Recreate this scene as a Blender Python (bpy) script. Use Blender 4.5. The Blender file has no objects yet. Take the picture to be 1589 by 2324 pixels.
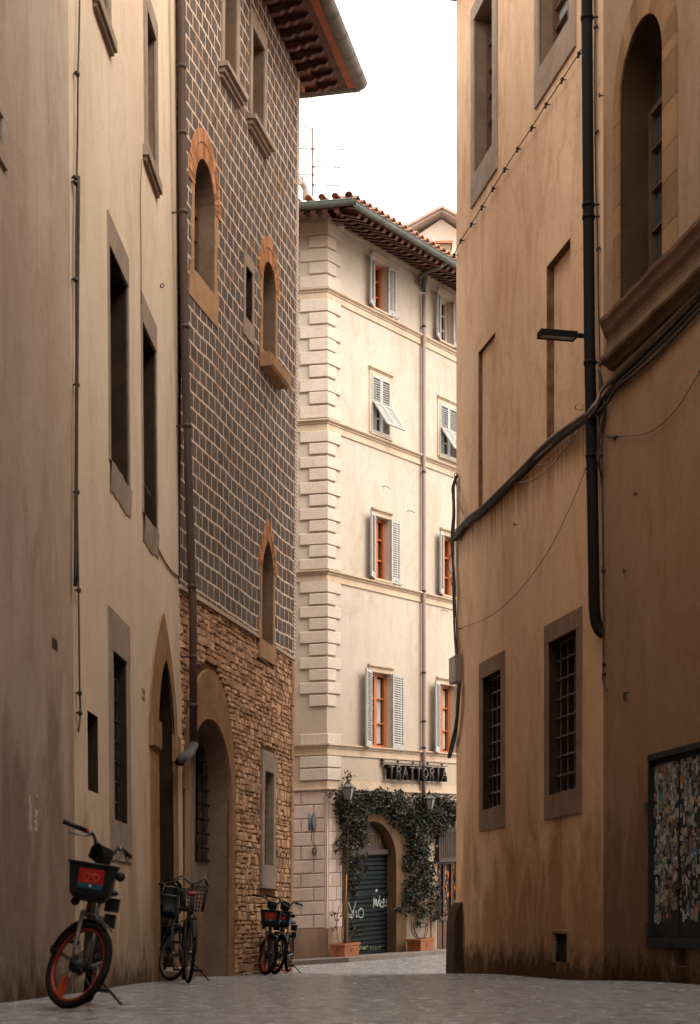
import bpy, bmesh, math, random
from mathutils import Vector, Matrix, noise as mnoise
from mathutils.geometry import tessellate_polygon
random.seed(7)
R_ = math.radians
F_PX, CX, HY, CAMZ = 3600.0, 794.5, 2085.0, 0.5
scene = bpy.context.scene
COL = scene.collection

# ---------------------------------------------------------------- mesh builder
class MB:
    def __init__(s): s.v=[]; s.f=[]; s.uv=[]; s.mi=[]; s.sm=[]; s.ca=[]; s.cur=0; s.shade=None
    def add(s, vs, fs, uvs=None, smooth=False):
        b=len(s.v); s.v += [tuple(p) for p in vs]
        s.uv += list(uvs) if uvs else [(p[0]+p[1], p[2]) for p in vs]
        for f in fs:
            s.f.append([i+b for i in f]); s.mi.append(s.cur); s.sm.append(smooth); s.ca.append(s.shade if s.shade is not None else 0.5)
        return s
    def quad(s, F, pts, uvs=None):
        return s.add([F(*p) for p in pts], [tuple(range(len(pts)))], uvs or [(p[0]+p[2],p[1]+p[2]) for p in pts])
    def box(s, F, u0,u1,v0,v1,n0,n1, j=0.0):
        P=lambda u,v,n:(u+(random.uniform(-j,j) if j else 0),v+(random.uniform(-j,j) if j else 0),n)
        c={}
        for a in (0,1):
            for b in (0,1):
                for d in (0,1): c[a,b,d]=P((u0,u1)[a],(v0,v1)[b],(n0,n1)[d])
        for q in (((0,0,1),(1,0,1),(1,1,1),(0,1,1)),((0,0,0),(0,1,0),(1,1,0),(1,0,0)),
                  ((0,0,0),(0,0,1),(0,1,1),(0,1,0)),((1,0,0),(1,1,0),(1,1,1),(1,0,1)),
                  ((0,1,0),(0,1,1),(1,1,1),(1,1,0)),((0,0,0),(1,0,0),(1,0,1),(0,0,1))):
            s.quad(F,[c[k] for k in q])
        return s
    def chbox(s, F,u0,u1,v0,v1,n0,n1,ch=0.02,j=0.0):
        """box whose front face is chamfered (stone look)"""
        r=lambda:random.uniform(-j,j) if j else 0
        b=[(u0+r(),v0+r(),n0),(u1+r(),v0+r(),n0),(u1+r(),v1+r(),n0),(u0+r(),v1+r(),n0)]
        m=[(p[0],p[1],n1-ch) for p in b]
        cu,cv=(u0+u1)/2,(v0+v1)/2
        t=[(p[0]-math.copysign(ch,p[0]-cu),p[1]-math.copysign(ch,p[1]-cv),n1+r()*.6) for p in b]
        for A,B in ((b,m),(m,t)):
            for i in range(4):
                k=(i+1)%4; s.quad(F,[A[i],A[k],B[k],B[i]])
        s.quad(F,t); return s
    def tube(s, pts, r, seg=8, closed=False, caps=True):
        pts=[Vector(p) for p in pts]; n=len(pts)
        rr=r if isinstance(r,(list,tuple)) else [r]*n
        tn=[]
        for i in range(n):
            a=pts[(i-1)%n] if (i>0 or closed) else pts[i]; b=pts[(i+1)%n] if (i<n-1 or closed) else pts[i]
            t=(b-a); tn.append(t.normalized() if t.length>1e-9 else Vector((0,0,1)))
        x=tn[0].orthogonal().normalized(); vs=[]
        for i in range(n):
            x=(x-tn[i]*x.dot(tn[i]));
            x=x.normalized() if x.length>1e-6 else tn[i].orthogonal().normalized()
            y=tn[i].cross(x)
            for k in range(seg):
                a=2*math.pi*k/seg; vs.append(pts[i]+(x*math.cos(a)+y*math.sin(a))*rr[i])
        fs=[]; m=n if closed else n-1
        for i in range(m):
            for k in range(seg):
                a=i*seg+k; b=i*seg+(k+1)%seg; c=((i+1)%n)*seg+(k+1)%seg; d=((i+1)%n)*seg+k
                fs.append((a,b,c,d))
        if caps and not closed:
            fs.append(tuple(range(seg))[::-1]); fs.append(tuple((n-1)*seg+k for k in range(seg)))
        return s.add(vs,fs,None,True)
    def lathe(s, c, ax, prof, seg=20, xdir=None):
        """prof: (radius, height along ax)"""
        c=Vector(c); ax=Vector(ax).normalized(); x=(Vector(xdir) if xdir else ax.orthogonal()).normalized(); y=ax.cross(x)
        vs=[c+ax*h+(x*math.cos(2*math.pi*k/seg)+y*math.sin(2*math.pi*k/seg))*r for r,h in prof for k in range(seg)]
        fs=[(i*seg+k,i*seg+(k+1)%seg,(i+1)*seg+(k+1)%seg,(i+1)*seg+k) for i in range(len(prof)-1) for k in range(seg)]
        return s.add(vs,fs,None,True)
    def ball(s,c,r,seg=8,sc=(1,1,1)):
        n=max(4,seg//2+1); c=Vector(c)
        vs=[c+Vector((math.sin(math.pi*i/n)*math.cos(2*math.pi*k/seg)*sc[0],math.sin(math.pi*i/n)*math.sin(2*math.pi*k/seg)*sc[1],math.cos(math.pi*i/n)*sc[2]))*r for i in range(n+1) for k in range(seg)]
        fs=[(i*seg+k,i*seg+(k+1)%seg,(i+1)*seg+(k+1)%seg,(i+1)*seg+k) for i in range(n) for k in range(seg)]
        return s.add(vs,fs,None,True)
    def torus(s,c,ax,R,r,seg=48,sub=8,ry=None):
        c=Vector(c); ax=Vector(ax).normalized(); x=ax.orthogonal().normalized(); y=ax.cross(x); ry=ry or r
        vs=[]
        for i in range(seg):
            d=x*math.cos(2*math.pi*i/seg)+y*math.sin(2*math.pi*i/seg)
            for k in range(sub):
                a=2*math.pi*k/sub; vs.append(c+d*(R+r*math.cos(a))+ax*ry*math.sin(a))
        fs=[(i*sub+k,i*sub+(k+1)%sub,((i+1)%seg)*sub+(k+1)%sub,((i+1)%seg)*sub+k) for i in range(seg) for k in range(sub)]
        return s.add(vs,fs,None,True)
    def plate(s, F, loops, n):
        """flat polygon with holes at depth n; loops of (u,v)"""
        tri=tessellate_polygon([[Vector((p[0],p[1],0)) for p in l] for l in loops])
        allp=[p for l in loops for p in l]
        return s.add([F(p[0],p[1],n) for p in allp],[tuple(t) for t in tri],[(p[0],p[1]) for p in allp])
    def rim(s,F,loop,n0,n1):
        for i in range(len(loop)):
            a=loop[i]; b=loop[(i+1)%len(loop)]
            s.quad(F,[(a[0],a[1],n0),(b[0],b[1],n0),(b[0],b[1],n1),(a[0],a[1],n1)])
        return s
    def slab(s,F,outer,holes,n0,n1,rims=False):
        s.plate(F,[outer]+holes,n1)
        for l in [outer]+(holes if rims else []): s.rim(F,l,n0,n1)
        return s
    def build(s,name,mats,parent=None,origin=None,**props):
        me=bpy.data.meshes.new(name)
        o0=Vector(origin) if origin is not None else (parent['_o'] if parent is not None and '_o' in parent else Vector((0,0,0)))
        o0=Vector(o0)
        me.from_pydata([tuple(Vector(p)-o0) for p in s.v],[],s.f)
        if not isinstance(mats,(list,tuple)): mats=[mats]
        for m in mats: me.materials.append(m)
        me.polygons.foreach_set('material_index',[min(i,len(mats)-1) for i in s.mi])
        me.polygons.foreach_set('use_smooth',s.sm)
        ul=me.uv_layers.new(name='UVMap'); idx=[0]*len(me.loops); me.loops.foreach_get('vertex_index',idx)
        ul.data.foreach_set('uv',[c for i in idx for c in s.uv[i]])
        at=me.attributes.new('tone','FLOAT','FACE'); at.data.foreach_set('value',s.ca)
        me.update()
        ob=bpy.data.objects.new(name,me); COL.objects.link(ob)
        if parent is not None: ob.parent=parent; ob['_o']=tuple(o0)
        else: ob.location=o0; ob['_o']=tuple(o0)
        for k,val in props.items(): ob[k]=val
        return ob
def thing(name,label,cat,loc,group=None):
    o=bpy.data.objects.new(name,None); o.empty_display_size=.2; COL.objects.link(o); o.location=loc; o['_o']=tuple(loc)
    o['label']=label; o['category']=cat
    if group: o['group']=group
    return o
def tag(o,label,cat,group=None):
    o['label']=label; o['category']=cat
    if group: o['group']=group
    return o
WF=lambda x,y,z:Vector((x,y,z))           # world frame
def frame(O,U,V,N):
    O,U,V,N=Vector(O),Vector(U),Vector(V),Vector(N)
    return lambda u,v,n:O+U*u+V*v+N*n
# ---------------------------------------------------------------- facade planes measured in the photograph
class Wall:
    def __init__(s,x0,s0,xv,side,lean=0.0,off=0.0,rise=0.0):
        d=F_PX/s0; s.O=Vector(((x0-CX)/s0,d,0)); s.U=Vector((xv-CX,F_PX,0)).normalized()
        s.N=Vector((s.U.y,-s.U.x,0))*side; s.Uh=s.U.copy(); s.U=s.U+Vector((0,0,rise))
        s.V=Vector((0,0,1))+s.N*lean; s.O=s.O+s.N*off
    def __call__(s,u,v,n=0): return s.O+s.U*u+s.V*v+s.N*n
    def uv(s,x,y,n=0.0):
        ray=Vector(((x-CX)/F_PX,1,(HY-y)/F_PX)); O=s.O+s.N*n
        M=Matrix((ray,-s.U,-s.V)).transposed()
        t,u,v=M.inverted()@(O-Vector((0,0,CAMZ)))
        return u,v
    def R(s,xl,xr,ytl,ytr,ybl,ybr,n=0.0):
        a=s.uv(xl,ytl,n); b=s.uv(xr,ytr,n); c=s.uv(xl,ybl,n); d=s.uv(xr,ybr,n)
        ua=(a[0]+c[0])/2; ub=(b[0]+d[0])/2
        return min(ua,ub),max(ua,ub),(c[1]+d[1])/2,(a[1]+b[1])/2
def rect(r): u0,u1,v0,v1=r; return [(u0,v0),(u1,v0),(u1,v1),(u0,v1)]
def arch(u0,u1,v0,vs,vt,n=14,point=0.0):
    """arched opening: jambs v0..vs, apex vt; point>0 -> pointed"""
    c=(u0+u1)/2; w=(u1-u0)/2; pts=[(u0,v0),(u1,v0)]
    for i in range(n+1):
        t=math.pi*i/n; x=math.cos(t); y=math.sin(t)
        if point: y=y*(1-point)+point*(1-abs(x))
        pts.append((c+w*x,vs+(vt-vs)*y))
    return pts
def ground(x,y):
    P=[(-40,.1),(0,.5),(11,.635),(18,.735),(24.5,.885),(27.3,.935),(36,1.14),(60,1.6),(200,2.2)]
    h=P[-1][1]
    for (a,ha),(b,hb) in zip(P,P[1:]):
        if y<=b: h=ha+(hb-ha)*(max(y,a)-a)/(b-a); break
    k=min(1,max(0,(y-29)/7)); k=k*k*(3-2*k)
    return CAMZ-h+k*.065*(min(9,max(-12,x))+2.5)
# ---------------------------------------------------------------- materials
def new_mat(name):
    m=bpy.data.materials.new(name); m.use_nodes=True; nt=m.node_tree; nt.nodes.clear()
    o=nt.nodes.new('ShaderNodeOutputMaterial'); b=nt.nodes.new('ShaderNodeBsdfPrincipled'); nt.links.new(b.outputs[0],o.inputs[0])
    return m,nt,b
class G:
    """tiny node helper"""
    def __init__(s,nt): s.nt=nt
    def n(s,t,**k):
        x=s.nt.nodes.new(t)
        for a,b in k.items(): setattr(x,a,b)
        return x
    def set(s,inp,val):
        if hasattr(val,'is_linked') or isinstance(val,bpy.types.NodeSocket): s.nt.links.new(val,inp)
        else: inp.default_value=val
    def math(s,op,a,b=None,c=None,clamp=False):
        x=s.n('ShaderNodeMath',operation=op,use_clamp=clamp); s.set(x.inputs[0],a)
        if b is not None: s.set(x.inputs[1],b)
        if c is not None: s.set(x.inputs[2],c)
        return x.outputs[0]
    def mix(s,f,a,b,mode='MIX'):
        x=s.n('ShaderNodeMix',data_type='RGBA',blend_type=mode); s.set(x.inputs[0],f); 
        s.set(x.inputs[6],a if not isinstance(a,tuple) else (*a,1)[:4]); s.set(x.inputs[7],b if not isinstance(b,tuple) else (*b,1)[:4]); return x.outputs[2]
    def coord(s,kind='UV'):
        return s.n('ShaderNodeTexCoord').outputs[kind]
    def scale(s,vec,sc,loc=(0,0,0)):
        x=s.n('ShaderNodeMapping'); s.set(x.inputs[0],vec); x.inputs[1].default_value=loc; x.inputs[3].default_value=sc; return x.outputs[0]
    def noise(s,vec,scale=1,detail=4,rough=.55,dist=0.0):
        x=s.n('ShaderNodeTexNoise'); s.set(x.inputs['Vector'],vec); x.inputs['Scale'].default_value=scale; x.inputs['Detail'].default_value=detail
        x.inputs['Roughness'].default_value=rough; x.inputs['Distortion'].default_value=dist; return x.outputs['Fac']
    def ramp(s,f,a,b,clamp=True):
        x=s.n('ShaderNodeMapRange',clamp=clamp); s.set(x.inputs[0],f); x.inputs[1].default_value=a; x.inputs[2].default_value=b; return x.outputs[0]
    def bump(s,h,strength=.3,dist=.02,normal=None):
        x=s.n('ShaderNodeBump'); x.inputs['Strength'].default_value=strength; x.inputs['Distance'].default_value=dist; s.set(x.inputs['Height'],h)
        if normal is not None: s.nt.links.new(normal,x.inputs['Normal'])
        return x.outputs[0]
def hexc(r,g,b):
    f=lambda c:(c/255/12.92 if c/255<=.04045 else ((c/255+.055)/1.055)**2.4)
    return (f(r),f(g),f(b))
def plaster(name,c1,c2,cs,grime_shade,gh=1.6,streak=.5,seed=0,bump=.25,extra=None,base=-.4):
    m,nt,b=new_mat(name); g=G(nt); uv=g.coord('UV'); 
    L=(seed*3.1,seed*1.7,0)
    n1=g.noise(g.scale(uv,(.45,.22,1),L),1,5,.6,.6); n2=g.noise(g.scale(uv,(1.7,.42,1),L),1,8,.7,.9)
    n3=g.noise(g.scale(uv,(1.1,.9,1),L),2.2,6,.6); fine=g.noise(g.scale(uv,(1,1,1),L),38,4,.6); mid=g.noise(g.scale(uv,(1,.6,1),L),5,5,.65)
    col=g.mix(g.ramp(n1,.36,.64),c1,c2)
    col=g.mix(g.math('MULTIPLY',g.ramp(n2,.48,.72),streak),col,cs)
    col=g.mix(g.math('MULTIPLY',g.ramp(n3,.52,.75),.30),col,c2)
    col=g.mix(g.math('MULTIPLY',g.ramp(fine,.35,.7),.22),col,cs); chip=g.noise(g.scale(uv,(1,.8,1),(seed*5,3,1)),3.1,9,.75,.3); col=g.mix(g.math('MULTIPLY',g.ramp(chip,.60,.635),.28),col,cs); col=g.mix(g.math('MULTIPLY',g.ramp(chip,.37,.35),.22),col,tuple(min(.9,c*1.25) for c in c1))
    sp=g.ramp(g.noise(g.scale(uv,(1,.35,1),(seed+9,2,0)),7,3,.5),.70,.76)
    col=g.mix(g.math('MULTIPLY',sp,.35),col,grime_shade)
    sep=g.n('ShaderNodeSeparateXYZ'); nt.links.new(uv,sep.inputs[0]); v=sep.outputs[1]
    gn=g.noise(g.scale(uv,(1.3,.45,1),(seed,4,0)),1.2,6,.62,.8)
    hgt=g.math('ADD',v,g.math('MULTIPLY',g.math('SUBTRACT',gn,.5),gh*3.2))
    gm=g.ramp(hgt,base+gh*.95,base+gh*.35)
    col=g.mix(g.math('MULTIPLY',gm,g.math('MULTIPLY_ADD',mid,.3,.72)),col,grime_shade)  # dirt low on the wall, with painted shade mixed in
    # a lower, warmer zone: wear plus shade and bounced light put into the colour
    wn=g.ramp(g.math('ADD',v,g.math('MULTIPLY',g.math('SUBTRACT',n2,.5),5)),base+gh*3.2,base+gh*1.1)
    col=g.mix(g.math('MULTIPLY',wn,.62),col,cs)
    blot=g.noise(g.scale(uv,(.9,.55,1),(seed*2.3,7,0)),1.4,7,.7,1.2)
    col=g.mix(g.math('MULTIPLY',g.ramp(blot,.54,.60),.22),col,cs); col=g.mix(g.math('MULTIPLY',g.ramp(blot,.44,.38),.10),col,tuple(min(.9,c*1.22) for c in c1))
    cr=g.math('ABSOLUTE',g.math('SUBTRACT',g.noise(g.scale(uv,(.7,.5,1),(seed,1,3)),1.3,8,.7,.6),.5)); col=g.mix(g.math('MULTIPLY',g.ramp(cr,.0035,.0),.35),col,grime_shade)
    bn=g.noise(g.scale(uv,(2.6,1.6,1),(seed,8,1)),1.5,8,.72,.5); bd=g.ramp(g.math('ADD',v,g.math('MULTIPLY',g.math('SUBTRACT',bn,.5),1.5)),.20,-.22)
    if seed<5: col=g.mix(g.math('MULTIPLY',bd,.8),col,tuple(c*.42 for c in grime_shade))
    if extra: col=extra(g,uv,col)
    nt.links.new(col,b.inputs['Base Color']); b.inputs['Roughness'].default_value=.95; b.inputs['Specular IOR Level'].default_value=0.0
    h=g.math('ADD',g.math('MULTIPLY',mid,.7),g.math('MULTIPLY',fine,.25)); h=g.math('ADD',h,g.math('MULTIPLY',n3,1.6))
    nt.links.new(g.bump(h,bump,.03),b.inputs['Normal']); return m
def simple(name,c1,c2=None,scale=6,rough=.7,metal=0,bump=.2,bd=.01,spec=.3,coord='Object',sc=(1,1,1),tone=0,detail=6,emit=None,fine=0):
    m,nt,b=new_mat(name); g=G(nt); co=g.scale(g.coord(coord),sc)
    c2=c2 or tuple(c*.7 for c in c1)
    n1=g.noise(co,scale,detail,.62,.3); n2=g.noise(co,scale*7,4,.6)
    col=g.mix(g.ramp(n1,.35,.66),c1,c2); col=g.mix(g.math('MULTIPLY',g.ramp(n2,.4,.7),.25),col,tuple(c*.6 for c in c2))
    if tone:
        a=g.n('ShaderNodeAttribute',attribute_name='tone'); x=g.math('MULTIPLY_ADD',a.outputs['Fac'],tone*2,1-tone)
        cc=g.n('ShaderNodeVectorMath',operation='SCALE'); nt.links.new(col,cc.inputs[0]); nt.links.new(x,cc.inputs['Scale']); col=cc.outputs[0]
    nt.links.new(col,b.inputs['Base Color']); b.inputs['Roughness'].default_value=rough; b.inputs['Metallic'].default_value=metal; b.inputs['Specular IOR Level'].default_value=spec if rough<.84 else 0.0
    if rough<.8:
        nt.links.new(g.math('MULTIPLY_ADD',n1,.3,rough-.12),b.inputs['Roughness'])
    if bump:
        h=g.math('ADD',n1,g.math('MULTIPLY',n2,.4)); nt.links.new(g.bump(h,bump,bd),b.inputs['Normal'])
    if emit: b.inputs['Emission Color'].default_value=(*emit[0],1); b.inputs['Emission Strength'].default_value=emit[1]
    return m
M={}
def cable_stains(g,uv,col):
    n=g.noise(g.scale(uv,(9,.5,1)),1,5,.7); n2=g.noise(g.scale(uv,(.8,.35,1),(3,1,0)),1,5,.6,.5)
    sep=g.n('ShaderNodeSeparateXYZ'); g.nt.links.new(uv,sep.inputs[0]); v=sep.outputs[1]
    band=g.math('MULTIPLY',g.ramp(v,7.75,8.05),g.ramp(v,8.15,8.1)); 
    band=g.math('MULTIPLY',g.ramp(g.math('ADD',v,g.math('MULTIPLY',n,-1.6)),5.75,6.35),g.ramp(v,7.12,7.04))
    col=g.mix(g.math('MULTIPLY',band,.75),col,(.09,.045,.02))
    col=g.mix(g.math('MULTIPLY',g.ramp(n2,.58,.7),.5),col,(.42,.20,.11))
    return col
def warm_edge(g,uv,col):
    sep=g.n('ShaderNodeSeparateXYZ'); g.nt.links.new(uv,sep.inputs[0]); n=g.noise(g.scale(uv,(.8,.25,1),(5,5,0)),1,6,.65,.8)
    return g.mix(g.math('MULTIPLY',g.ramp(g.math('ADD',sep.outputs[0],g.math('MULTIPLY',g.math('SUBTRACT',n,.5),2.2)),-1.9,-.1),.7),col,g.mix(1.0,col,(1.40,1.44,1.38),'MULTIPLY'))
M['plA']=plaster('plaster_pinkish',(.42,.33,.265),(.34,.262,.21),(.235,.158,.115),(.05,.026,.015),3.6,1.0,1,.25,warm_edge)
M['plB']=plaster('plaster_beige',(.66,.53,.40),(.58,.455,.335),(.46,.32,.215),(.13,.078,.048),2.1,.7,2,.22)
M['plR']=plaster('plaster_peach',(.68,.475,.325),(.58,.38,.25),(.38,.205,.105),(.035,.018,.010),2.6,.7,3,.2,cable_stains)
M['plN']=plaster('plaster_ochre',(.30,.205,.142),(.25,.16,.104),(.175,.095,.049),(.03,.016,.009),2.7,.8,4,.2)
M['plC']=plaster('plaster_cream',(.435,.385,.33),(.405,.35,.295),(.30,.20,.125),(.28,.17,.10),2.2,.40,5,.08)  # browner low zone: stains plus bounced light in the colour
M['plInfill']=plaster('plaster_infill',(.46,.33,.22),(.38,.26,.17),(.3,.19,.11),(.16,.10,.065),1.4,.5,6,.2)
M['plFar']=plaster('plaster_far',(.46,.37,.31),(.42,.335,.275),(.6,.45,.35),(.3,.2,.15),.5,.3,8,.05)
M['quoin']=simple('quoin_stone',(.50,.42,.355),(.44,.365,.30),2.5,.9,bump=.15,tone=.07)
M['band']=simple('moulding_stone',(.50,.39,.29),(.40,.30,.22),1.4,.9,bump=.15,sc=(1.5,1.5,.6))
M['rust']=simple('rusticated_stucco',(.53,.42,.36),(.46,.355,.30),1.2,.92,bump=.55,bd=.02,tone=.1)
M['plinthC']=plaster('plinth_stucco',(.42,.31,.23),(.33,.23,.165),(.25,.16,.11),(.09,.055,.04),.9,.7,9,.4)
M['stoneG']=simple('grey_sandstone',(.33,.255,.20),(.25,.185,.14),2.2,.88,bump=.35,bd=.012)
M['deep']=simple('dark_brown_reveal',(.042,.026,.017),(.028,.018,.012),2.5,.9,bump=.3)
M['stoneR']=simple('brown_sandstone',(.22,.145,.098),(.155,.10,.066),2.0,.9,bump=.35,bd=.012)
M['stoneO']=simple('ochre_sandstone',(.40,.24,.135),(.31,.18,.10),3.0,.92,bump=.8,bd=.03)
M['stoneP']=simple('portal_sandstone',(.30,.175,.095),(.225,.125,.066),3,.92,bump=.5,bd=.02)
M['stoneArch']=simple('arch_surround_stone',(.24,.145,.08),(.19,.112,.062),1.6,.9,bump=.3,tone=.22)
M['brick']=simple('arch_brick',(.42,.20,.10),(.33,.155,.08),6,.9,bump=.4,tone=.35)
M['rubble']=simple('rubble_stone',(.55,.325,.195),(.38,.22,.13),5,.93,bump=.9,bd=.03,tone=.36)
M['mortar']=simple('rubble_mortar',(.15,.08,.043),(.10,.055,.03),6,.95,bump=.8,bd=.03)
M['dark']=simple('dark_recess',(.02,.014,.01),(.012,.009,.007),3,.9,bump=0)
M['doorw']=simple('dark_wood_door',(.05,.028,.016),(.03,.018,.011),4,.7,bump=.2,sc=(1,1,.2))
M['iron']=simple('wrought_iron',(.035,.03,.03),(.02,.018,.018),14,.6,metal=.3,bump=.3,bd=.003,spec=.4)
M['ironL']=simple('weathered_iron',(.12,.085,.07),(.06,.045,.04),14,.6,metal=.3,bump=.3,bd=.003)
M['black']=simple('black_pipe_paint',(.006,.005,.005),(.010,.008,.007),5,.68,bump=.12,bd=.004,spec=.10)
M['copper']=simple('brown_downpipe',(.075,.042,.032),(.05,.03,.024),2.5,.65,metal=.0,bump=.15,bd=.005,sc=(1,1,.3))
M['zinc']=simple('grey_gutter_metal',(.20,.165,.13),(.135,.11,.09),3,.6,metal=.25,bump=.1)
M['patina']=simple('green_copper_gutter',(.12,.122,.108),(.08,.082,.072),3,.6,metal=.2,bump=.1)
M['pipeC']=simple('mauve_downpipe',(.28,.2,.165),(.2,.145,.125),2,.6,metal=.1,bump=.1,sc=(1,1,.2))
M['woodE']=simple('eaves_timber',(.17,.075,.055),(.11,.05,.038),5,.8,bump=.4,tone=.15)
M['terra']=simple('eaves_terracotta',(.42,.16,.09),(.33,.13,.075),5,.85,bump=.3,tone=.15)
M['tile']=simple('roof_tile',(.38,.20,.13),(.28,.165,.12),4,.88,bump=.4,tone=.3)
M['frameW']=simple('orange_brown_joinery',(.42,.115,.024),(.34,.09,.02),6,.5,bump=.08,sc=(1,1,.2))
M['frameD']=simple('brown_joinery',(.11,.052,.03),(.075,.038,.024),6,.6,bump=.1,sc=(1,1,.2))
M['shut']=simple('grey_louvre_paint',(.38,.37,.35),(.31,.30,.28),8,.65,bump=.08)
M['reveal']=simple('pale_reveal_plaster',(.52,.44,.38),(.46,.38,.33),2,.9,bump=.05)
def glass(name,c,rough=.06,spec=.8):
    m,nt,b=new_mat(name); g=G(nt); b.inputs['Base Color'].default_value=(*c,1); b.inputs['Roughness'].default_value=rough; b.inputs['Specular IOR Level'].default_value=spec
    nt.links.new(g.bump(g.noise(g.coord('Object'),2.3,2),.05,.05),b.inputs['Normal']); return m
M['glass']=glass('window_glass',(.035,.035,.035)); M['glassB']=glass('pale_window_glass',(.30,.33,.32),.25,.5); M['glassD']=glass('deep_window_glass',(.02,.016,.013),.3,.3)
def lace():
    m,nt,b=new_mat('lace_curtain'); g=G(nt); n=g.noise(g.scale(g.coord('Object'),(30,30,3)),1,3); n2=g.noise(g.coord('Object'),25,3)
    nt.links.new(g.mix(g.ramp(n,.3,.7),(.42,.40,.37),(.25,.24,.22)),b.inputs['Base Color']); b.inputs['Roughness'].default_value=.8
    nt.links.new(g.bump(n,.5,.02),b.inputs['Normal']); return m
M['lace']=lace()
def painted_blocks():
    m,nt,b=new_mat('painted_grey_blocks'); g=G(nt); uv=g.coord('UV')
    sep=g.n('ShaderNodeSeparateXYZ'); nt.links.new(uv,sep.inputs[0]); u,v=sep.outputs[0],sep.outputs[1]
    w1=g.noise(g.scale(uv,(.55,.16,1),(7,3,0)),1,2,.5); w2=g.noise(g.scale(uv,(2.5,2.5,1)),1,2)
    v2=g.math('ADD',v,g.math('ADD',g.math('MULTIPLY',w1,.16),g.math('MULTIPLY',w2,.012)))
    u2=g.math('ADD',u,g.math('MULTIPLY',g.noise(g.scale(uv,(1.5,4,1),(3,8,0)),1,2),.02))
    rv=g.math('DIVIDE',v2,.226); row=g.math('FLOOR',rv); fv=g.math('SUBTRACT',rv,row)
    off=g.math('MULTIPLY',g.math('MODULO',row,2),.5)
    ru=g.math('ADD',g.math('DIVIDE',u2,.285),g.math('ADD',off,100)); cu=g.math('FLOOR',ru); fu=g.math('SUBTRACT',ru,cu)
    lh=g.math('LESS_THAN',g.math('ABSOLUTE',g.math('SUBTRACT',fv,.5)),.5-.062); lv=g.math('LESS_THAN',g.math('ABSOLUTE',g.math('SUBTRACT',fu,.5)),.5-.033)
    # scored double line in the middle of the horizontal joints
    inner=g.math('LESS_THAN',g.math('ABSOLUTE',g.math('SUBTRACT',fv,.5)),.5-.012)
    comb=g.n('ShaderNodeCombineXYZ'); nt.links.new(cu,comb.inputs[0]); nt.links.new(row,comb.inputs[1])
    wn=g.n('ShaderNodeTexWhiteNoise',noise_dimensions='2D'); nt.links.new(comb.outputs[0],wn.inputs['Vector'])
    n1=g.noise(uv,3,6,.65); n2=g.noise(g.scale(uv,(4,.25,1)),1,6,.65); n3=g.noise(uv,45,3)
    blk=g.mix(g.ramp(n1,.3,.7),(.150,.112,.092),(.098,.072,.058)); blk=g.mix(g.math('MULTIPLY',wn.outputs['Value'],.45),blk,(.045,.033,.027))
    blk=g.mix(g.math('MULTIPLY',g.ramp(n2,.5,.75),.4),blk,(.16,.125,.105)); blk=g.mix(g.math('MULTIPLY',g.ramp(n3,.55,.75),.3),blk,(.17,.13,.11))
    ln=g.noise(uv,1.7,4); line=g.mix(g.ramp(ln,.52,.62),(.74,.56,.42),(.60,.33,.17)); line=g.mix(g.math('MULTIPLY',g.ramp(n2,.4,.7),.4),line,(.33,.24,.19))
    line=g.mix(inner,(.3,.22,.17),line)
    col=g.mix(g.math('MULTIPLY',lh,lv),line,blk)
    nt.links.new(col,b.inputs['Base Color']); b.inputs['Roughness'].default_value=.9; b.inputs['Specular IOR Level'].default_value=.04
    h=g.math('ADD',g.math('MULTIPLY',g.math('MULTIPLY',lh,lv),-.3),g.math('MULTIPLY',n1,.5)); nt.links.new(g.bump(h,.35,.02),b.inputs['Normal']); return m
M['blocks']=painted_blocks()
def small_blocks():
    m,nt,b=new_mat('painted_edge_strip'); g=G(nt); uv=g.coord('UV')
    t=g.n('ShaderNodeTexBrick'); nt.links.new(g.scale(uv,(1,1,1)),t.inputs[0]); t.inputs['Scale'].default_value=1; t.inputs['Brick Width'].default_value=.12; t.inputs['Row Height'].default_value=.07
    t.inputs['Mortar Size'].default_value=.018; t.inputs['Color1'].default_value=(.1,.07,.06,1); t.inputs['Color2'].default_value=(.16,.1,.08,1); t.inputs['Mortar'].default_value=(.5,.36,.27,1)
    nt.links.new(t.outputs[0],b.inputs['Base Color']); b.inputs['Roughness'].default_value=.9; return m
M['edge']=small_blocks()

# ============================================================ shared window pieces
def pane(W,r,n,mat,parent,name='pane',mg=0.0):
    mb=MB(); mb.box(W,r[0]+mg,r[1]-mg,r[2]+mg,r[3]-mg,n-.012,n); return mb.build(name,mat,parent)
def casement(W,r,n,parent,mat,cols=2,rows=3,fw=.055,depth=.05,mun=.022,name='casement'):
    mb=MB(); u0,u1,v0,v1=r
    mb.box(W,u0,u0+fw,v0,v1,n,n+depth); mb.box(W,u1-fw,u1,v0,v1,n,n+depth)
    mb.box(W,u0+fw,u1-fw,v1-fw,v1,n,n+depth-.003); mb.box(W,u0+fw,u1-fw,v0,v0+fw,n,n+depth-.003)
    for c in range(1,cols):
        x=u0+(u1-u0)*c/cols; mb.box(W,x-fw*.75,x+fw*.75,v0+fw,v1-fw,n,n+depth-.006)
    for k in range(1,rows):
        y=v0+(v1-v0)*k/rows; mb.box(W,u0+fw,u1-fw,y-mun/2,y+mun/2,n+.004,n+depth-.015)
    return mb.build(name,mat,parent)
def surround(W,r,o,n0,n1,mat,parent,name='window',**k):
    """stone frame: opening r inside outer rectangle o -- four separate stones"""
    mb=MB(); a,b,c,d=r; e,f,g_,h=o
    mb.box(W,e,f,d,h,n0,n1,.004); mb.box(W,e,f,g_,c,n0,n1+.003,.004)
    mb.box(W,e,a,c,d,n0,n1-.002); mb.box(W,b,f,c,d,n0,n1-.002)
    return mb.build(name,mat,parent,**k)
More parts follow.
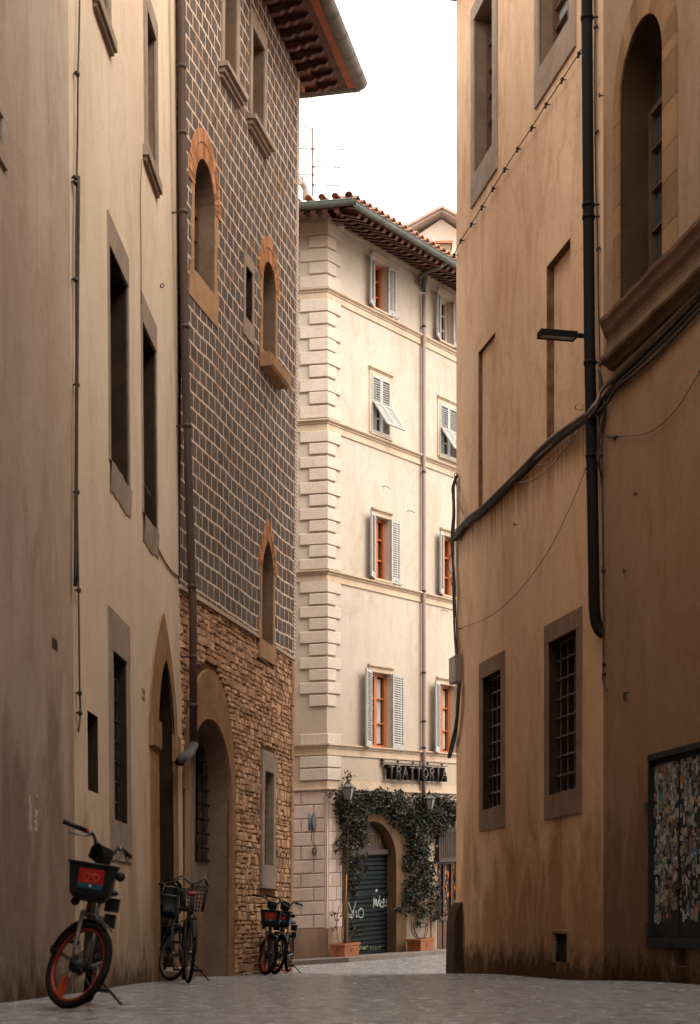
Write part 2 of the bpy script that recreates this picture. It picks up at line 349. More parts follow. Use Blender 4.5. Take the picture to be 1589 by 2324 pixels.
def lining(W,loop,n0,n1,mat,parent,name='reveal'):
    mb=MB(); mb.rim(W,loop,n0,n1); return mb.build(name,mat,parent)
def grille(W,r,n,parent,mat,nv=4,nh=7,rv=.012,rh=.013,wavy=.0,knots=True,name='grille'):
    mb=MB(); u0,u1,v0,v1=r
    for i in range(nv):
        u=u0+(u1-u0)*(i+.5)/nv; pts=[]
        for k in range(nh*6+1):
            v=v0+(v1-v0)*k/(nh*6); pts.append(W(u,v,n+wavy*abs(math.sin(math.pi*k/6))))
        mb.tube(pts,rv,6)
    for k in range(nh+1):
        v=v0+(v1-v0)*k/nh if 0<k<nh else (v0+.03 if k==0 else v1-.03)
        pts=[]; m=nv*6
        for i in range(m+1):
            pts.append(W(u0+(u1-u0)*i/m,v+rh*.6*math.cos(2*math.pi*i/6),n+.004+rh*.8*abs(math.cos(math.pi*i/6)) ))
        mb.tube(pts,rh,6)
        if knots:
            for i in range(nv): mb.ball(W(u0+(u1-u0)*(i+.5)/nv,v,n),rh*1.9,6)
    return mb.build(name,mat,parent)
def body(W,u0,u1,v0,v1,n0,depth,parent,mat,roof_mat,roof=True,name='side_wall'):
    """the mass behind a facade: two flank walls, rear wall, flat roof"""
    mb=MB(); mb.box(W,u0+.003,u0+.3,v0,v1-.3,-depth,n0-.002); mb.box(W,u1-.3,u1-.003,v0,v1-.3,-depth,n0-.002); mb.box(W,u0+.3,u1-.3,v0,v1-.3,-depth,-depth+.3)
    o=mb.build(name,mat,parent)
    if roof:
        mb=MB(); mb.box(W,u0-.05,u1+.05,v1-.3,v1,-depth-.1,n0-.003); mb.build('roof',roof_mat,parent)
    return o

# ============================================================ LEFT: two plastered houses
LB=Wall(172,241*(925-172)/740.,925,1,lean=-.008)
s175=241*(925-172)/740.
LA=Wall(172,s175,955,1,lean=-.008)
print('n',LB.N[:],LA.N[:])
GB=-1.2; 
# --- house B (beige), from the bend to the tower
uA=LB.uv(172,2200)[0]; uE=LB.uv(417,2200)[0]; top=13.6
hb=thing('plastered_house','beige plastered house with dark stone windows and pointed portal, beside the brick-patterned tower','house',tuple(LB(uE/2,ground(-2,15))))
hol=[]
LW3=LB.R(249,291,563,648,1048,1105); LW4=LB.R(324,354.5,738,795,1168,1205); LW5=LB.R(257,288,1476,1506,1862,1870)
LW2=LB.R(331,351,30,88,352,402); LW6=LB.R(199,222.5,1614,1626,1795,1799); LW1=LB.R(219,242,-210,-130,20,55)
for r in (LW1,LW2,LW3,LW4,LW5,LW6): hol.append(rect(r))
pu0,pu1=LB.uv(361,2200)[0],LB.uv(397,2200)[0]; pvs=LB.uv(359,1640)[1]; pvt=LB.uv(373,1495)[1]
portal=arch(pu0,pu1,GB+.02,pvs-.15,pvt,16,.25); hol.append(portal)
print('LB rects',LW1,LW2,LW3,LW4,LW5,LW6,pu0,pu1,pvs,pvt,uE)
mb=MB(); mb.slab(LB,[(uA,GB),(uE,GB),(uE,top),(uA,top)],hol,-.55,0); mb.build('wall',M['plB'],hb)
body(LB,uA,uE,GB,top,-.55,7,hb,M['plB'],M['tile'])
def simple_window(W,h,r,fr,nfr,depth,mat,glassm=M['glassD'],fmat=M['frameD'],sill=None,gr=None,nm='window',label=None,cas=True,smat=None,cols=2,rows=3):
    w=surround(W,r,fr,-.02,nfr,mat,h,nm)
    if label: w['label']=label
    lining(W,rect(r),-depth,.0-.001,M['stoneR'],w)
    pane(W,(r[0]-.002,r[1]+.002,r[2]-.002,r[3]+.002),-depth,glassm,w)
    if cas: casement(W,r,-depth,w,fmat,cols,rows)
    if sill: mb=MB(); mb.box(W,sill[0],sill[1],sill[2]+.06,sill[3],-.05,.075,.006); mb.box(W,sill[0]+.03,sill[1]-.03,sill[2]+.01,sill[2]+.06,-.05,.045); mb.build('sill',smat or mat,w)
    return w
def grow(r,a,b=None,c=None,d=None):
    b=a if b is None else b; c=a if c is None else c; d=a if d is None else d
    return (r[0]-a,r[1]+b,r[2]-c,r[3]+d)
def rough_sill(W,r,h0,mat,parent,n=.05,seed=1):
    rr=random.Random(seed); mb=MB(); k=8; u0,u1=r[0]-.05,r[1]+.05
    top=[r[2]+rr.uniform(-.012,.02) for i in range(k+1)]; bot=[r[2]-h0+rr.uniform(-.03,.03) for i in range(k+1)]; nn=[n*.5+rr.uniform(-.008,.008) for i in range(k+1)]
    for i in range(k):
        a=u0+(u1-u0)*i/k; b=u0+(u1-u0)*(i+1)/k
        mb.quad(W,[(a,bot[i],nn[i]*.4),(b,bot[i+1],nn[i+1]*.4),(b,top[i+1],nn[i+1]),(a,top[i],nn[i])])
        mb.quad(W,[(a,top[i],nn[i]),(b,top[i+1],nn[i+1]),(b,top[i+1]+.02,-.2),(a,top[i]+.02,-.2)])
        mb.quad(W,[(a,bot[i],-.01),(b,bot[i+1],-.01),(b,bot[i+1],nn[i+1]*.4),(a,bot[i],nn[i]*.4)])
    return mb.build('sill',mat,parent)
w=simple_window(LB,hb,LW1,grow(LW1,.12,.12,.0,.2),.03,.22,M['stoneG'],sill=(LW1[0]-.25,LW1[1]+.2,LW1[2]-.17,LW1[2]-.001))
w=simple_window(LB,hb,LW2,grow(LW2,.16,.14,.0,.25),.03,.22,M['stoneG'],sill=(LW2[0]-.28,LW2[1]+.12,LW2[2]-.19,LW2[2]-.001))
for i,r in enumerate((LW3,LW4)):
    w=surround(LB,r,grow(r,.10,.06,.001,.32),-.02,.012,M['stoneG'],hb,'window')
    lining(LB,rect(r),-.42,-.001,M['deep'],w); pane(LB,r,-.40,M['glassD'],w); casement(LB,r,-.40,w,M['frameD'],2,4); rough_sill(LB,r,.32,M['stoneG'],w,.05,i+3)
mb=MB(); mb.tube([LB(LW4[0]+.02,LW4[2]+.45,-.05),LB(LW4[1]-.2,LW4[2]+.42,-.05)],.012,6); mb.build('safety_bar',M['iron'],w)
w=surround(LB,LW5,grow(LW5,.26,.2,.42,.42),-.02,.012,M['stoneG'],hb,'barred_window'); lining(LB,rect(LW5),-.38,-.001,M['deep'],w)
pane(LB,LW5,-.36,M['dark'],w,'pane'); grille(LB,LW5,-.10,w,M['iron'],4,8,.011,.012,.02)
w=MB().rim(LB,rect(LW6),-.4,-.001).build('slot_window',M['deep'],hb); pane(LB,LW6,-.38,M['dark'],w,'pane')
# portal: pointed stone surround with capital blocks
po=thing  # (part, built as a mesh below)
mb=MB()
u1o=LB.uv(343,2200)[0]; u2o=LB.uv(404,2200)[0]; apex=LB.uv(370,1392)[1]
outer=arch(u1o,u2o,pvs,pvs-.01,apex,22,.42); inner=arch(pu0,pu1,pvs,pvs-.15,pvt,22,.25)
n=len(outer)
random.seed(4)
for i in range(1,n-1):
    mb.shade=random.random(); a,b=outer[i],outer[i+1]; c,d=inner[i+1],inner[i]
    mb.quad(LB,[(*a,.022),(*b,.022),(*c,.022),(*d,.022)]); mb.quad(LB,[(*a,-.01),(*b,-.01),(*b,.022),(*a,.022)])
mb.shade=.5
mb.box(LB,u1o+.02,pu0,GB,pvs-.36,-.01,.022); mb.box(LB,pu1,u2o,GB,pvs-.36,-.01,.022)
pt=mb.build('portal',M['stoneP'],hb)
for a_,b_ in ((u1o-.03,pu0+.02),(pu1-.02,u2o+.05)): mb=MB(); mb.chbox(LB,a_,b_,pvs-.36,pvs,-.01,.06,.02); mb.build('capital',M['stoneP'],pt)
lining(LB,portal,-.5,-.001,M['deep'],pt)
mb=MB(); mb.box(LB,pu0-.1,pu1+.1,GB,pvt,-.56,-.48)
for k in range(5): mb.box(LB,pu0+.12,pu1-.12,GB+.5+k*.75,GB+1.1+k*.75,-.48,-.45)
mb.build('door',M['doorw'],pt)
mb=MB(); mb.box(LB,pu0-.1,pu1+.15,GB,ground(-1.5,19.5)+.12,-.5,.25,.01); mb.build('doorstep',M['stoneG'],pt)
# vent plate on house A side, wire hooks
for (x,y) in ((363,648),):
    u,v=LB.uv(x,y); mb=MB(); mb.torus(LB(u,v,.03),LB.U,.022,.006,14,6); mb.tube([LB(u,v-.02,0),LB(u,v-.02,.03)],.006,6); mb.build('wall_ring',M['iron'],hb)
for (x,y) in ((324,1570),(324,1584)):
    u,v=LB.uv(x,y); mb=MB(); mb.box(LB,u-.05,u+.12,v-.015,v+.03,-.01,.006,.012); mb.build('rust_stain',M['stoneP'],hb)
# --- house A (pinkish), near left
ha=thing('plastered_house','pinkish grey plastered house at the left edge of the photo','house',tuple(LA(-4,ground(-2.5,8))))
fl=LA(-26,0)
v_=LA.R(117.5,130.5,1446,1452,1472,1478)
LA1=LA.R(-60,1.5,170,246,250,312)
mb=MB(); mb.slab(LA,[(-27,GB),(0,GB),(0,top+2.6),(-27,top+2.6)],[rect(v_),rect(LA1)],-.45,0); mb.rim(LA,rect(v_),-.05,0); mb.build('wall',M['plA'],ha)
body(LA,-27,0,GB,top+2.6,-.45,7,ha,M['plA'],M['tile'])
w=surround(LA,LA1,grow(LA1,.12),-.02,.02,M['stoneG'],ha,'window'); lining(LA,rect(LA1),-.3,-.001,M['stoneG'],w); pane(LA,LA1,-.29,M['glassD'],w)
mb=MB(); mb.box(LA,*v_,-.05,-.012)
for k in range(6): mb.box(LA,v_[0],v_[1],v_[2]+(v_[3]-v_[2])*(k+.2)/6,v_[2]+(v_[3]-v_[2])*(k+.55)/6,-.012,.004)
mb.build('vent_grate',M['stoneR'],ha)
# flaking white patches low on house A
random.seed(5); FW=simple('flaked_white_paint',(.5,.44,.38),(.3,.22,.17),9,.9,bump=.3)
for (x0,x1,y0,y1) in ((65,72,1806,1887),(78,86,1836,1886),(79,86,1803,1812)):
    mb=MB(); a=LA.R(x0,x1,y0,y0,y1,y1); k=9; L=[]
    for i in range(k): L.append((a[0]+random.uniform(0,.03),a[2]+(a[3]-a[2])*i/(k-1)))
    for i in range(k): L.append((a[1]-random.uniform(0,.05),a[3]-(a[3]-a[2])*i/(k-1)))
    mb.slab(LA,L,[],-.002,.004); mb.build('paint_patch',FW,ha)

# ============================================================ TOWER HOUSE with painted block pattern
TW=Wall(412,165,1590,1,lean=.007)
t0=TW.uv(398,2100)[0]; t1=TW.uv(661,2203)[0]; ttop=TW.uv(673,180)[1]+.12
tw=thing('tower_house','tall tower house, grey painted blocks over a rough brown stone base','house',tuple(TW(t1/2,ground(-1.5,24))))
print('tower',t0,t1,ttop)
# boundary between painted and rough stone
b0=TW.uv(452,1357); b1=TW.uv(586,1440); b2=TW.uv(658,1492); bz=(b0[1]+b1[1]+b2[1])/3; print('bz',b0,b1,b2)
T1=TW.R(503,530,-160,-60,150,215); T2=TW.R(566.5,593,60,112,280,318); T4=TW.R(552.5,568,603,620,722,737)
T7=TW.R(598,618,1748,1756,1962,1966)
u0,u1=TW.uv(435,600)[0],TW.uv(481.5,600)[0]; vb=TW.R(436,482,500,500,612,672)[2]; va=TW.uv(450,352)[1]; T3=arch(u0,u1,vb,va-.55,va,14); T3r=(u0,u1,vb,va)
u0,u1=TW.uv(592,700)[0],TW.uv(621,700)[0]; vb=TW.R(594,622,700,700,800,828)[2]; va=TW.uv(601,588)[1]; T5=arch(u0,u1,vb,va-.4,va,14); T5r=(u0,u1,vb,va)
u0,u1=TW.uv(590.5,1300)[0],TW.uv(616,1300)[0]; vb=TW.R(594,617,1300,1300,1449,1470)[2]; va=TW.uv(601.5,1223)[1]; T6=arch(u0,u1,vb,va-.5,va,14,.5); T6r=(u0,u1,vb,va)
ax0=TW.uv(424,2000)[0]; ax1=TW.uv(523.5,2000)[0]; ava=TW.uv(472,1630)[1]; avs=ava-(ax1-ax0)/2*1.05; BA=arch(ax0,ax1,GB,avs,ava,22)
print('T',T1,T2,T3r,T4,T5r,T6r,T7,ax0,ax1,ava)
stz=bz
def split(loops,zlo,zhi): return [l for l in loops if zlo<=min(p[1] for p in l) and max(p[1] for p in l)<=zhi]
# upper painted slab: pieces left/right of window 6 that straddles the boundary
lowT6=min(p[1] for p in T6)
mb=MB()
outer=[(t0,stz),(T6r[0],stz)]+[(T6r[0],stz+.001)]
# notch for window 6 (open bottom at stz)
T6up=[(p[0],p[1]) for p in T6 if p[1]>lowT6+.01]   # right jamb top .. apex .. left jamb top
outer=[(t0,stz),(T6r[0],stz)]+T6up[::-1]+[(T6r[1],stz),(t1+.03,stz),(t1+.03,ttop),(t0,ttop)]
mb.plate(TW,[outer]+[rect(T1),rect(T2),rect(T4),T3,T5],.03)
mb.quad(TW,[(t1+.03,stz,.03),(t1+.03,ttop,.03),(t1+.03,ttop,-.5),(t1+.03,stz,-.5)]); mb.quad(TW,[(t0,stz,-.02),(T6r[0],stz,-.02),(T6r[0],stz,.03),(t0,stz,.03)])
mb.quad(TW,[(T6r[1],stz,-.02),(t1+.03,stz,-.02),(t1+.03,stz,.03),(T6r[1],stz,.03)])
mb.build('painted_wall',M['blocks'],tw)
mb=MB(); mb.box(TW,t1-.12,t1+.036,stz,ttop-.1,.03,.036); mb.box(TW,t1+.03,t1+.036,stz,ttop-.1,-.5,.03); mb.build('edge_strip',M['edge'],tw)
mb=MB(); mb.box(TW,t0,T6r[0]-.14,stz-.05,stz-.001,-.01,.045,.006); mb.box(TW,T6r[1]+.14,t1+.03,stz-.05,stz-.001,-.01,.045,.006); mb.build('edge_moulding',M['band'],tw)
# stone base backing
mb=MB(); outer=[(t0,GB),(t1,GB),(t1,stz),(T6r[1],stz),(T6r[1],T6r[2]),(T6r[0],T6r[2]),(T6r[0],stz),(t0,stz)]
mb.plate(TW,[outer,BA,rect(T7)],-.03); mb.quad(TW,[(t1,GB,-.03),(t1,stz,-.03),(t1,stz,-.5),(t1,GB,-.5)])
sw=mb.build('stone_wall',M['mortar'],tw)
body(TW,t0,t1+.02,GB,ttop,-.5,22,tw,M['blocks'],M['tile'],roof=False)
# rubble stones: irregular courses of chamfered stones
random.seed(11); mb=MB()
aco,aro=(ax0+ax1)/2,(ax1-ax0)/2
def blocked(u0,u1,v0,v1):
    for (a,b,c,d) in ((T7[0]-.17,T7[1]+.17,T7[2]-.42,T7[3]+.35),(T6r[0]-.14,T6r[1]+.14,T6r[2]-.33,9)):
        if u1>a and u0<b and v1>c and v0<d: return True
    for (u,v) in ((u0,v0),(u1,v0),(u0,v1),(u1,v1),((u0+u1)/2,v0)):
        if v<avs:
            if u<ax1+.22: return True
        else:
            if ((u-aco)/(aro+.22))**2+((v-avs)/(ava-avs+.78))**2<1: return True
    return False
v=GB
while v<stz-.03:
    h=random.choice((.05,.07,.085,.11,.14,.18,.07,.09))
    if v+h>stz-.05: h=stz-.052-v
    if h<.03: break
    u=t0+.02
    while u<t1-.02:
        L=random.uniform(.06,.24)*(1.25 if h>.12 else .9)
        if u+L>t1-.14: L=t1-.005-u
        if L<.05: break
        e=u+L
        if h>.13 and random.random()<.4:
            hs=h*random.uniform(.4,.6); parts=((v,v+hs),(v+hs+.008,v+h))
        else: parts=((v,v+h),)
        for (a,b) in parts:
            uu=[(u,e)]
            if blocked(u,e,a,b):
                # try clipping to narrow stones
                uu=[]; k=max(1,int(L/.09))
                for q in range(k):
                    s0=u+L*q/k; s1=u+L*(q+1)/k
                    if not blocked(s0,s1,a,b): uu.append((s0,s1))
            for (s0,s1) in uu:
                mb.shade=random.random(); y=random.uniform(-.012,.012)
                mb.chbox(TW,s0+.006,s1-.006,a+.006+y*.5,b-.005+y*.5,-.04,random.uniform(-.006,.020),min(.012,(s1-s0)*.22,(b-a)*.2),.009)
        u=e
    v+=h
mb.build('rubble_facing',M['rubble'],sw)
# corner stones
mb=MB(); v=GB; 
while v<stz-.3:
    h=random.uniform(.28,.5); mb.shade=random.random(); mb.chbox(TW,t1-.16,t1+.012,v+.01,min(v+h,stz-.06)-.005,-.4,.03,.015,.006); v+=h
mb.build('corner_stone',M['stoneO'],sw)
# blind arch: smooth voussoirs, infill with barred window
mb=MB(); k=13
for i in range(k):
    a0=math.pi*i/k; a1=math.pi*(i+1)/k; L=[]
    for t in (a0,(a0+a1)/2,a1): L.append((aco+aro*math.cos(t),avs+(ava-avs)*math.sin(t)))
    for t in (a1,(a0+a1)/2,a0): L.append((aco+(aro+.2)*math.cos(t),avs+(ava-avs+.72)*math.sin(t)))
    mb.shade=.4+random.random()*.2; mb.slab(TW,L,[],-.06,.015)
mb.box(TW,ax1,ax1+.2,GB,avs,-.06,.012,.0); 
ar=mb.build('blind_arch',M['stoneP'],tw)
lining(TW,BA,-.42,-.031,M['stoneR'],ar)
iw=TW.R(441,474,1690,1703,1956,1958,-.4); print('iw',iw)
mb=MB(); IA=arch(ax0-.05,ax1+.05,GB,avs,ava+.05,22); mb.plate(TW,[IA,rect(iw)],-.40); mb.rim(TW,rect(iw),-.6,-.40); mb.build('infill',M['plInfill'],ar)
w=surround(TW,iw,grow(iw,.12,.12,.36,.0),-.42,-.38,M['stoneG'],tw,'barred_window'); pane(TW,iw,-.58,M['dark'],w); grille(TW,iw,-.36,w,M['iron'],4,8,.011,.012,.015)
w=surround(TW,T7,grow(T7,.15,.15,.38,.33),-.04,.03,M['stoneG'],tw,'slit_window'); pane(TW,T7,-.36,M['dark'],w); grille(TW,T7,-.12,w,M['iron'],3,6,.012,.012,.03)
lining(TW,rect(T7),-.36,-.035,M['stoneG'],w)
# upper framed windows
for r,nm in ((T1,0),(T2,1)):
    w=surround(TW,r,grow(r,.13,.15,.0,.25),.02,.06,M['stoneG'],tw,'window'); lining(TW,rect(r),-.30,.03,M['stoneR'],w)
    pane(TW,r,-.20,M['glassD'],w); casement(TW,r,-.20,w,M['frameD'],2,3,.07,.06)
    mb=MB(); e=(r[0]-.22,r[1]+.24); mb.box(TW,e[0],e[1],r[2]-.07,r[2]-.001,.02,.17); mb.box(TW,e[0]+.03,e[1]-.03,r[2]-.14,r[2]-.07,.02,.12); mb.box(TW,e[0]+.06,e[1]-.06,r[2]-.2,r[2]-.14,.02,.08); mb.build('sill',M['stoneG'],w)
w=surround(TW,T4,grow(T4,.1,.1,.3,.2),.02,.045,M['stoneG'],tw,'small_window'); lining(TW,rect(T4),-.25,.03,M['deep'],w); pane(TW,T4,-.16,M['glassD'],w); casement(TW,T4,-.22,w,M['frameD'],1,1,.04)
# arched windows with brick arches and ragged stone jambs
def arched_window(loop,r,point,hb_,jw,sillh,bw,seed,brick_from=None):
    rr=random.Random(seed); u0,u1,v0,va=r; vs=[p for p in loop if abs(p[0]-u1)<1e-4][-1][1]; c=(u0+u1)/2; w=(u1-u0)/2
    mb=MB(); nb=26
    for i in range(nb):
        a0=math.pi*(i+.07)/nb; a1=math.pi*(i+.93)/nb
        def P(t,ex):
            x=math.cos(t); y=math.sin(t)
            if point: y=y*(1-point)+point*(1-abs(x))
            return (c+(w+ex*.62)*x,vs+(va-vs+ex)*y)
        mb.shade=rr.random(); mb.slab(TW,[P(a0,0),P(a1,0),P(a1,bw*.52),P(a0,bw*.52)],[],-.02,.045)
        mb.shade=rr.random(); mb.slab(TW,[P(a0,bw*.56),P(a1,bw*.56),P(a1,bw),P(a0,bw)],[],-.02,.05+rr.uniform(-.004,.004))
    win=mb.build('arched_window',M['brick'],tw)
    mb=MB(); v=v0-sillh
    while v<vs-.02:
        h=min(rr.uniform(.25,.42),vs-v); a=jw*rr.uniform(.8,1.5); b=jw*rr.uniform(.8,1.5); mb.shade=rr.random()
        if v>=v0-.01:
            mb.box(TW,u0-a,u0-.004,v,v+h,-.02,.04,.003); mb.box(TW,u1+.004,u1+b,v,v+h,-.02,.04,.003)
        else:
            h=v0-v; mb.box(TW,u0-a,u1+b,v,v+h,-.02,.042,.008)
        v+=h
    mb.build('stone_jamb',M['stoneO'],win)
    lining(TW,loop,-.30,.0299,M['stoneR'],win)
    g_=MB(); g_.plate(TW,[loop],-.26); g_.build('pane',M['glassD'],win); casement(TW,(u0,u1,v0,vs),-.26,win,M['frameD'],2,3,.06,.06)
    return win
arched_window(T3,T3r,0,0,.13,.42,.42,1)
w5=arched_window(T5,T5r,0,0,.11,.10,.40,2); mb=MB(); mb.chbox(TW,T5r[0]-.14,T5r[1]+.22,T5r[2]-.32,T5r[2]-.1,-.02,.24,.04,.01); mb.build('sill',M['stoneO'],w5)
arched_window(T6,T6r,.5,0,.12,.3,.34,3)
# eaves: rafters, boards, terracotta strip, gutter
OV=.92; ez=ttop+.12; e1=t1+.85
k=0; u=e1-.25; RFT=[]
random.seed(3)
while u>t0-6:
    mb=MB(); RFT.append(mb); mb.shade=random.random()
    prof=[(.0,0),(.28,0),(.36,.05),(.46,.02),(.56,.07),(.72,.07),(.77,.12),(.77,.18),(0,.18)]
    for (a,b) in ((-.05,.05),):
        L=[(n_*(OV-.16),ez-.17+z) for n_,z in prof]
        F=lambda p,q,n_,u=u:TW(u+n_,q,p)
        mb.slab(F,L,[],a,b)
    u-=.36; k+=1
rf=MB(); rf.box(TW,t0-6,e1,ez,ez+.03,-1,OV-.02); rf2=rf
u=e1-.43
eav=rf.build('eaves',M['woodE'],tw)
for q in RFT: q.build('rafter',M['woodE'],eav)
mb=MB(); mb.box(TW,t0-6,e1+.02,ez-.03,ez+.0-.001,OV-.2,OV-.05); 
for i in range(9):
    n_=-.1-i*.42; mb.shade=random.random(); mb.box(TW,t1+.08,e1-.08,ez-.05,ez-.002,n_,n_+.3)
mb.build('terracotta_board',M['terra'],eav)
def gutter(W,a,b,vc,nc,r,seg,mat,parent,axis='u',clip=.9):
    mb=MB(); prof=[(math.cos(math.pi+math.pi*i/8)*r,math.sin(math.pi+math.pi*i/8)*r) for i in range(9)]
    P=(lambda t,x,z:W(t,vc+z,nc+x)) if axis=='u' else (lambda t,x,z:W(nc+x,vc+z,t))
    for s in (1,.86):
        pr=[(x*s,z*s) for x,z in prof]
        vs=[P(t,x,z) for t in (a,b) for x,z in pr]; mb.add(vs,[(i,i+1,i+10,i+9) for i in range(8)],None,True)
    for t in (a,b): mb.add([P(t,x,z) for x,z in prof],[tuple(range(9))])
    t=a+clip*.5
    while t<b:
        pr=[(x*1.06,z*1.06) for x,z in prof]; mb.add([P(q,x,z) for q in (t,t+.03) for x,z in pr],[(i,i+1,i+10,i+9) for i in range(8)],None,True); t+=clip
    return mb.build('gutter',mat,parent)
gutter(TW,t0-6,e1+.02,ez+.06,OV+.02,.13,8,M['zinc'],tw,'u',.62)
gutter(TW,-6.0,OV,ez+.05,e1+.06,.11,8,M['zinc'],tw,'n',.8)
mb=MB()  # hipped tiled roof of the tower
pk=ez+2.0; A=(t0-6,ez+.04,OV-.05); B=(e1,ez+.04,OV-.05); C=(e1,ez+.04,-23); D=(t0-6,ez+.04,-23); E=(t0-1,pk,-9); Fp=(t1-3.5,pk,-9)
for q in ((A,B,Fp,E),(B,C,Fp),(C,D,E,Fp),(D,A,E)): mb.quad(TW,list(q))
mb.build('roof',M['tile'],tw)
# brown downpipe between the beige house and the tower
pts=[TW.uv(x,y,.14) for x,y in ((408,-60),(408,0),(412,500),(418,850),(427,1150),(435,1400),(436,1690))]
mb=MB(); P3=[TW(u,v,.16) for u,v in pts]; el=[TW.uv(431,1708,.3),TW.uv(414,1722,.45),TW.uv(411,1732,.45)]
mb.tube(P3,.056,14); P4=[P3[-1],TW(*TW.uv(434,1702,.18),.18),TW(*TW.uv(427,1712,.26),.26),TW(*TW.uv(416,1719,.34),.34),TW(*TW.uv(409,1728,.36),.36)]
dp=mb.build('drainpipe',M['copper'],tw); mb=MB(); mb.tube(P4,.066,14); mb.build('elbow',simple('dark_elbow_metal',(.06,.045,.036),(.035,.027,.021),4,.7,metal=.0,bump=.15),dp)
for y in (150,300,480,740,965,1330,1490,1600):
    for a,b in zip(P3,P3[1:]):
        ya=HY-(a.z-CAMZ)*F_PX/a.y; yb=HY-(b.z-CAMZ)*F_PX/b.y
        if ya<=y<=yb:
            t=(y-ya)/(yb-ya); c=a.lerp(b,t); mb=MB(); mb.lathe(c-Vector((0,0,.03)),(0,0,1),[(.056,0),(.064,0),(.064,.05),(.056,.05)],14)
            if y in (480,965,1490): mb.tube([c,c-TW.N*.16],.012,6)
            mb.build('pipe_clip',M['copper'],dp)
def spline(pts,k=6):
    pts=[Vector(p) for p in pts]; P=[pts[0]*2-pts[1]]+pts+[pts[-1]*2-pts[-2]]; out=[]
    for i in range(1,len(P)-2):
        a,b,c,d=P[i-1],P[i],P[i+1],P[i+2]
        for j in range(k):
            t=j/k; out.append(.5*((2*b)+(c-a)*t+(2*a-5*b+4*c-d)*t*t+(3*b-a-3*c+d)*t**3))
    out.append(pts[-1]); return out
def px(W,pts,n=.03): return [W(*W.uv(x,y,n),n) for x,y in pts]
# ============================================================ CENTRAL cream building at the end of the alley
CR=Wall(742,100,3175,1,rise=.048); CLf=Wall(742,100,-35000,-1,rise=-.035)
hv=lambda y:CAMZ+(HY-y)/100.0
gz=-.9
hc=thing('cream_building','cream corner building with grey quoins, louvred shutters and a restaurant at street level','building',(-.52,36,ground(-.5,36)))
wt=hv(484)
u_end=16.0
def cw(xl,xr,ytl,ytr,ybl,ybr): return CR.R(xl,xr,ytl,ytr,ybl,ybr)
C1=cw(846,876,588,611,694,717); C2=cw(996,1024,667,686,768,786)
C3=cw(842,884,851,866,984,1001); C4=cw(996.5,1036,915,927,1030,1047)
C5=cw(848,883,1172,1180,1310,1322); C6=cw(1003,1032,1213,1220,1349,1357)
C7=cw(840,886,1522,1528,1694,1700); C8=cw(994.5,1031,1554,1559,1707,1711)
WS=[C1,C2,C3,C4,C5,C6,C7,C8]
# regularise: both windows of a storey share sill and head height
for a in (0,2,4,6):
    v0=(WS[a][2]+WS[a+1][2])/2; v1=(WS[a][3]+WS[a+1][3])/2
    for k in (a,a+1):
        WS[k]=(WS[k][0],WS[k][1],v0*.5+WS[k][2]*.5,v1*.5+WS[k][3]*.5)
for r in WS: print('C',[round(x,2) for x in r])
ad0=CR.uv(788,2100)[0]; ad1=CR.uv(897,2100)[0]; adt=CR.uv(852,1864)[1]; ads=adt-(ad1-ad0)/2*.92; DA=arch(ad0,ad1,gz,ads,adt,20)
d2=CR.R(992,1060,1951,1953,2166,2160); d2=(d2[0],d2[1]+.3,gz,d2[3])
pl_v=hv(2107); 
mb=MB(); mb.slab(CR,[(0,gz-.5),(u_end,gz-.5),(u_end,wt),(0,wt)],[rect(r) for r in WS]+[DA,rect(d2)],-.4,0)
mb.box(CLf,0,9,hv(1793),wt,-.4,0); mb.box(CLf,0,9,gz-.5,hv(1793),-.4,-.02)
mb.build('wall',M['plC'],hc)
mb=MB(); mb.box(CR,u_end-.3,u_end,gz-.5,wt-.3,-10,-.41); mb.box(CLf,8.7,9,gz-.5,wt-.3,-10,-.41); mb.box(CR,.0,u_end,wt-.35,wt-.05,-7,-.41); mb.build('rear_wall',M['plC'],hc)
# quoins (toothed corner stones)
z4=lambda y:397.2+y*.2636
z7=lambda y:993.1+y*.2636
z3=lambda y:1638.6+y*.2604
segs=[(z4,[(400,512,1),(520,620,0),(635,738,1),(745,845,0),(860,965,1)]),
 (z4,[(1065,1170,1),(1180,1280,0),(1295,1400,1),(1405,1505,0),(1515,1625,1),(1635,1738,0),(1755,1860,1),(1865,1968,0),(1985,2090,1)]),
 (z4,[(2200,2295,1)]),(z7,[(45,140,0),(160,255,1),(265,362,0),(380,480,1),(490,585,0),(605,702,1),(712,805,0),(822,918,1),(925,1025,0),(1040,1130,1)]),
 (z7,[(1235,1330,1),(1340,1435,0),(1450,1545,1),(1555,1650,0),(1665,1765,1),(1775,1872,0),(1890,1985,1),(1992,2088,0),(2105,2200,1),(2215,2310,0)]),
 (z3,[(100,190,1),(295,393,1),(403,505,1)])]
random.seed(8)
wl,nl=CLf.uv(681,700)[0],CLf.uv(702,700)[0]; wr,nr=CR.uv(771,700)[0],CR.uv(760,700)[0]
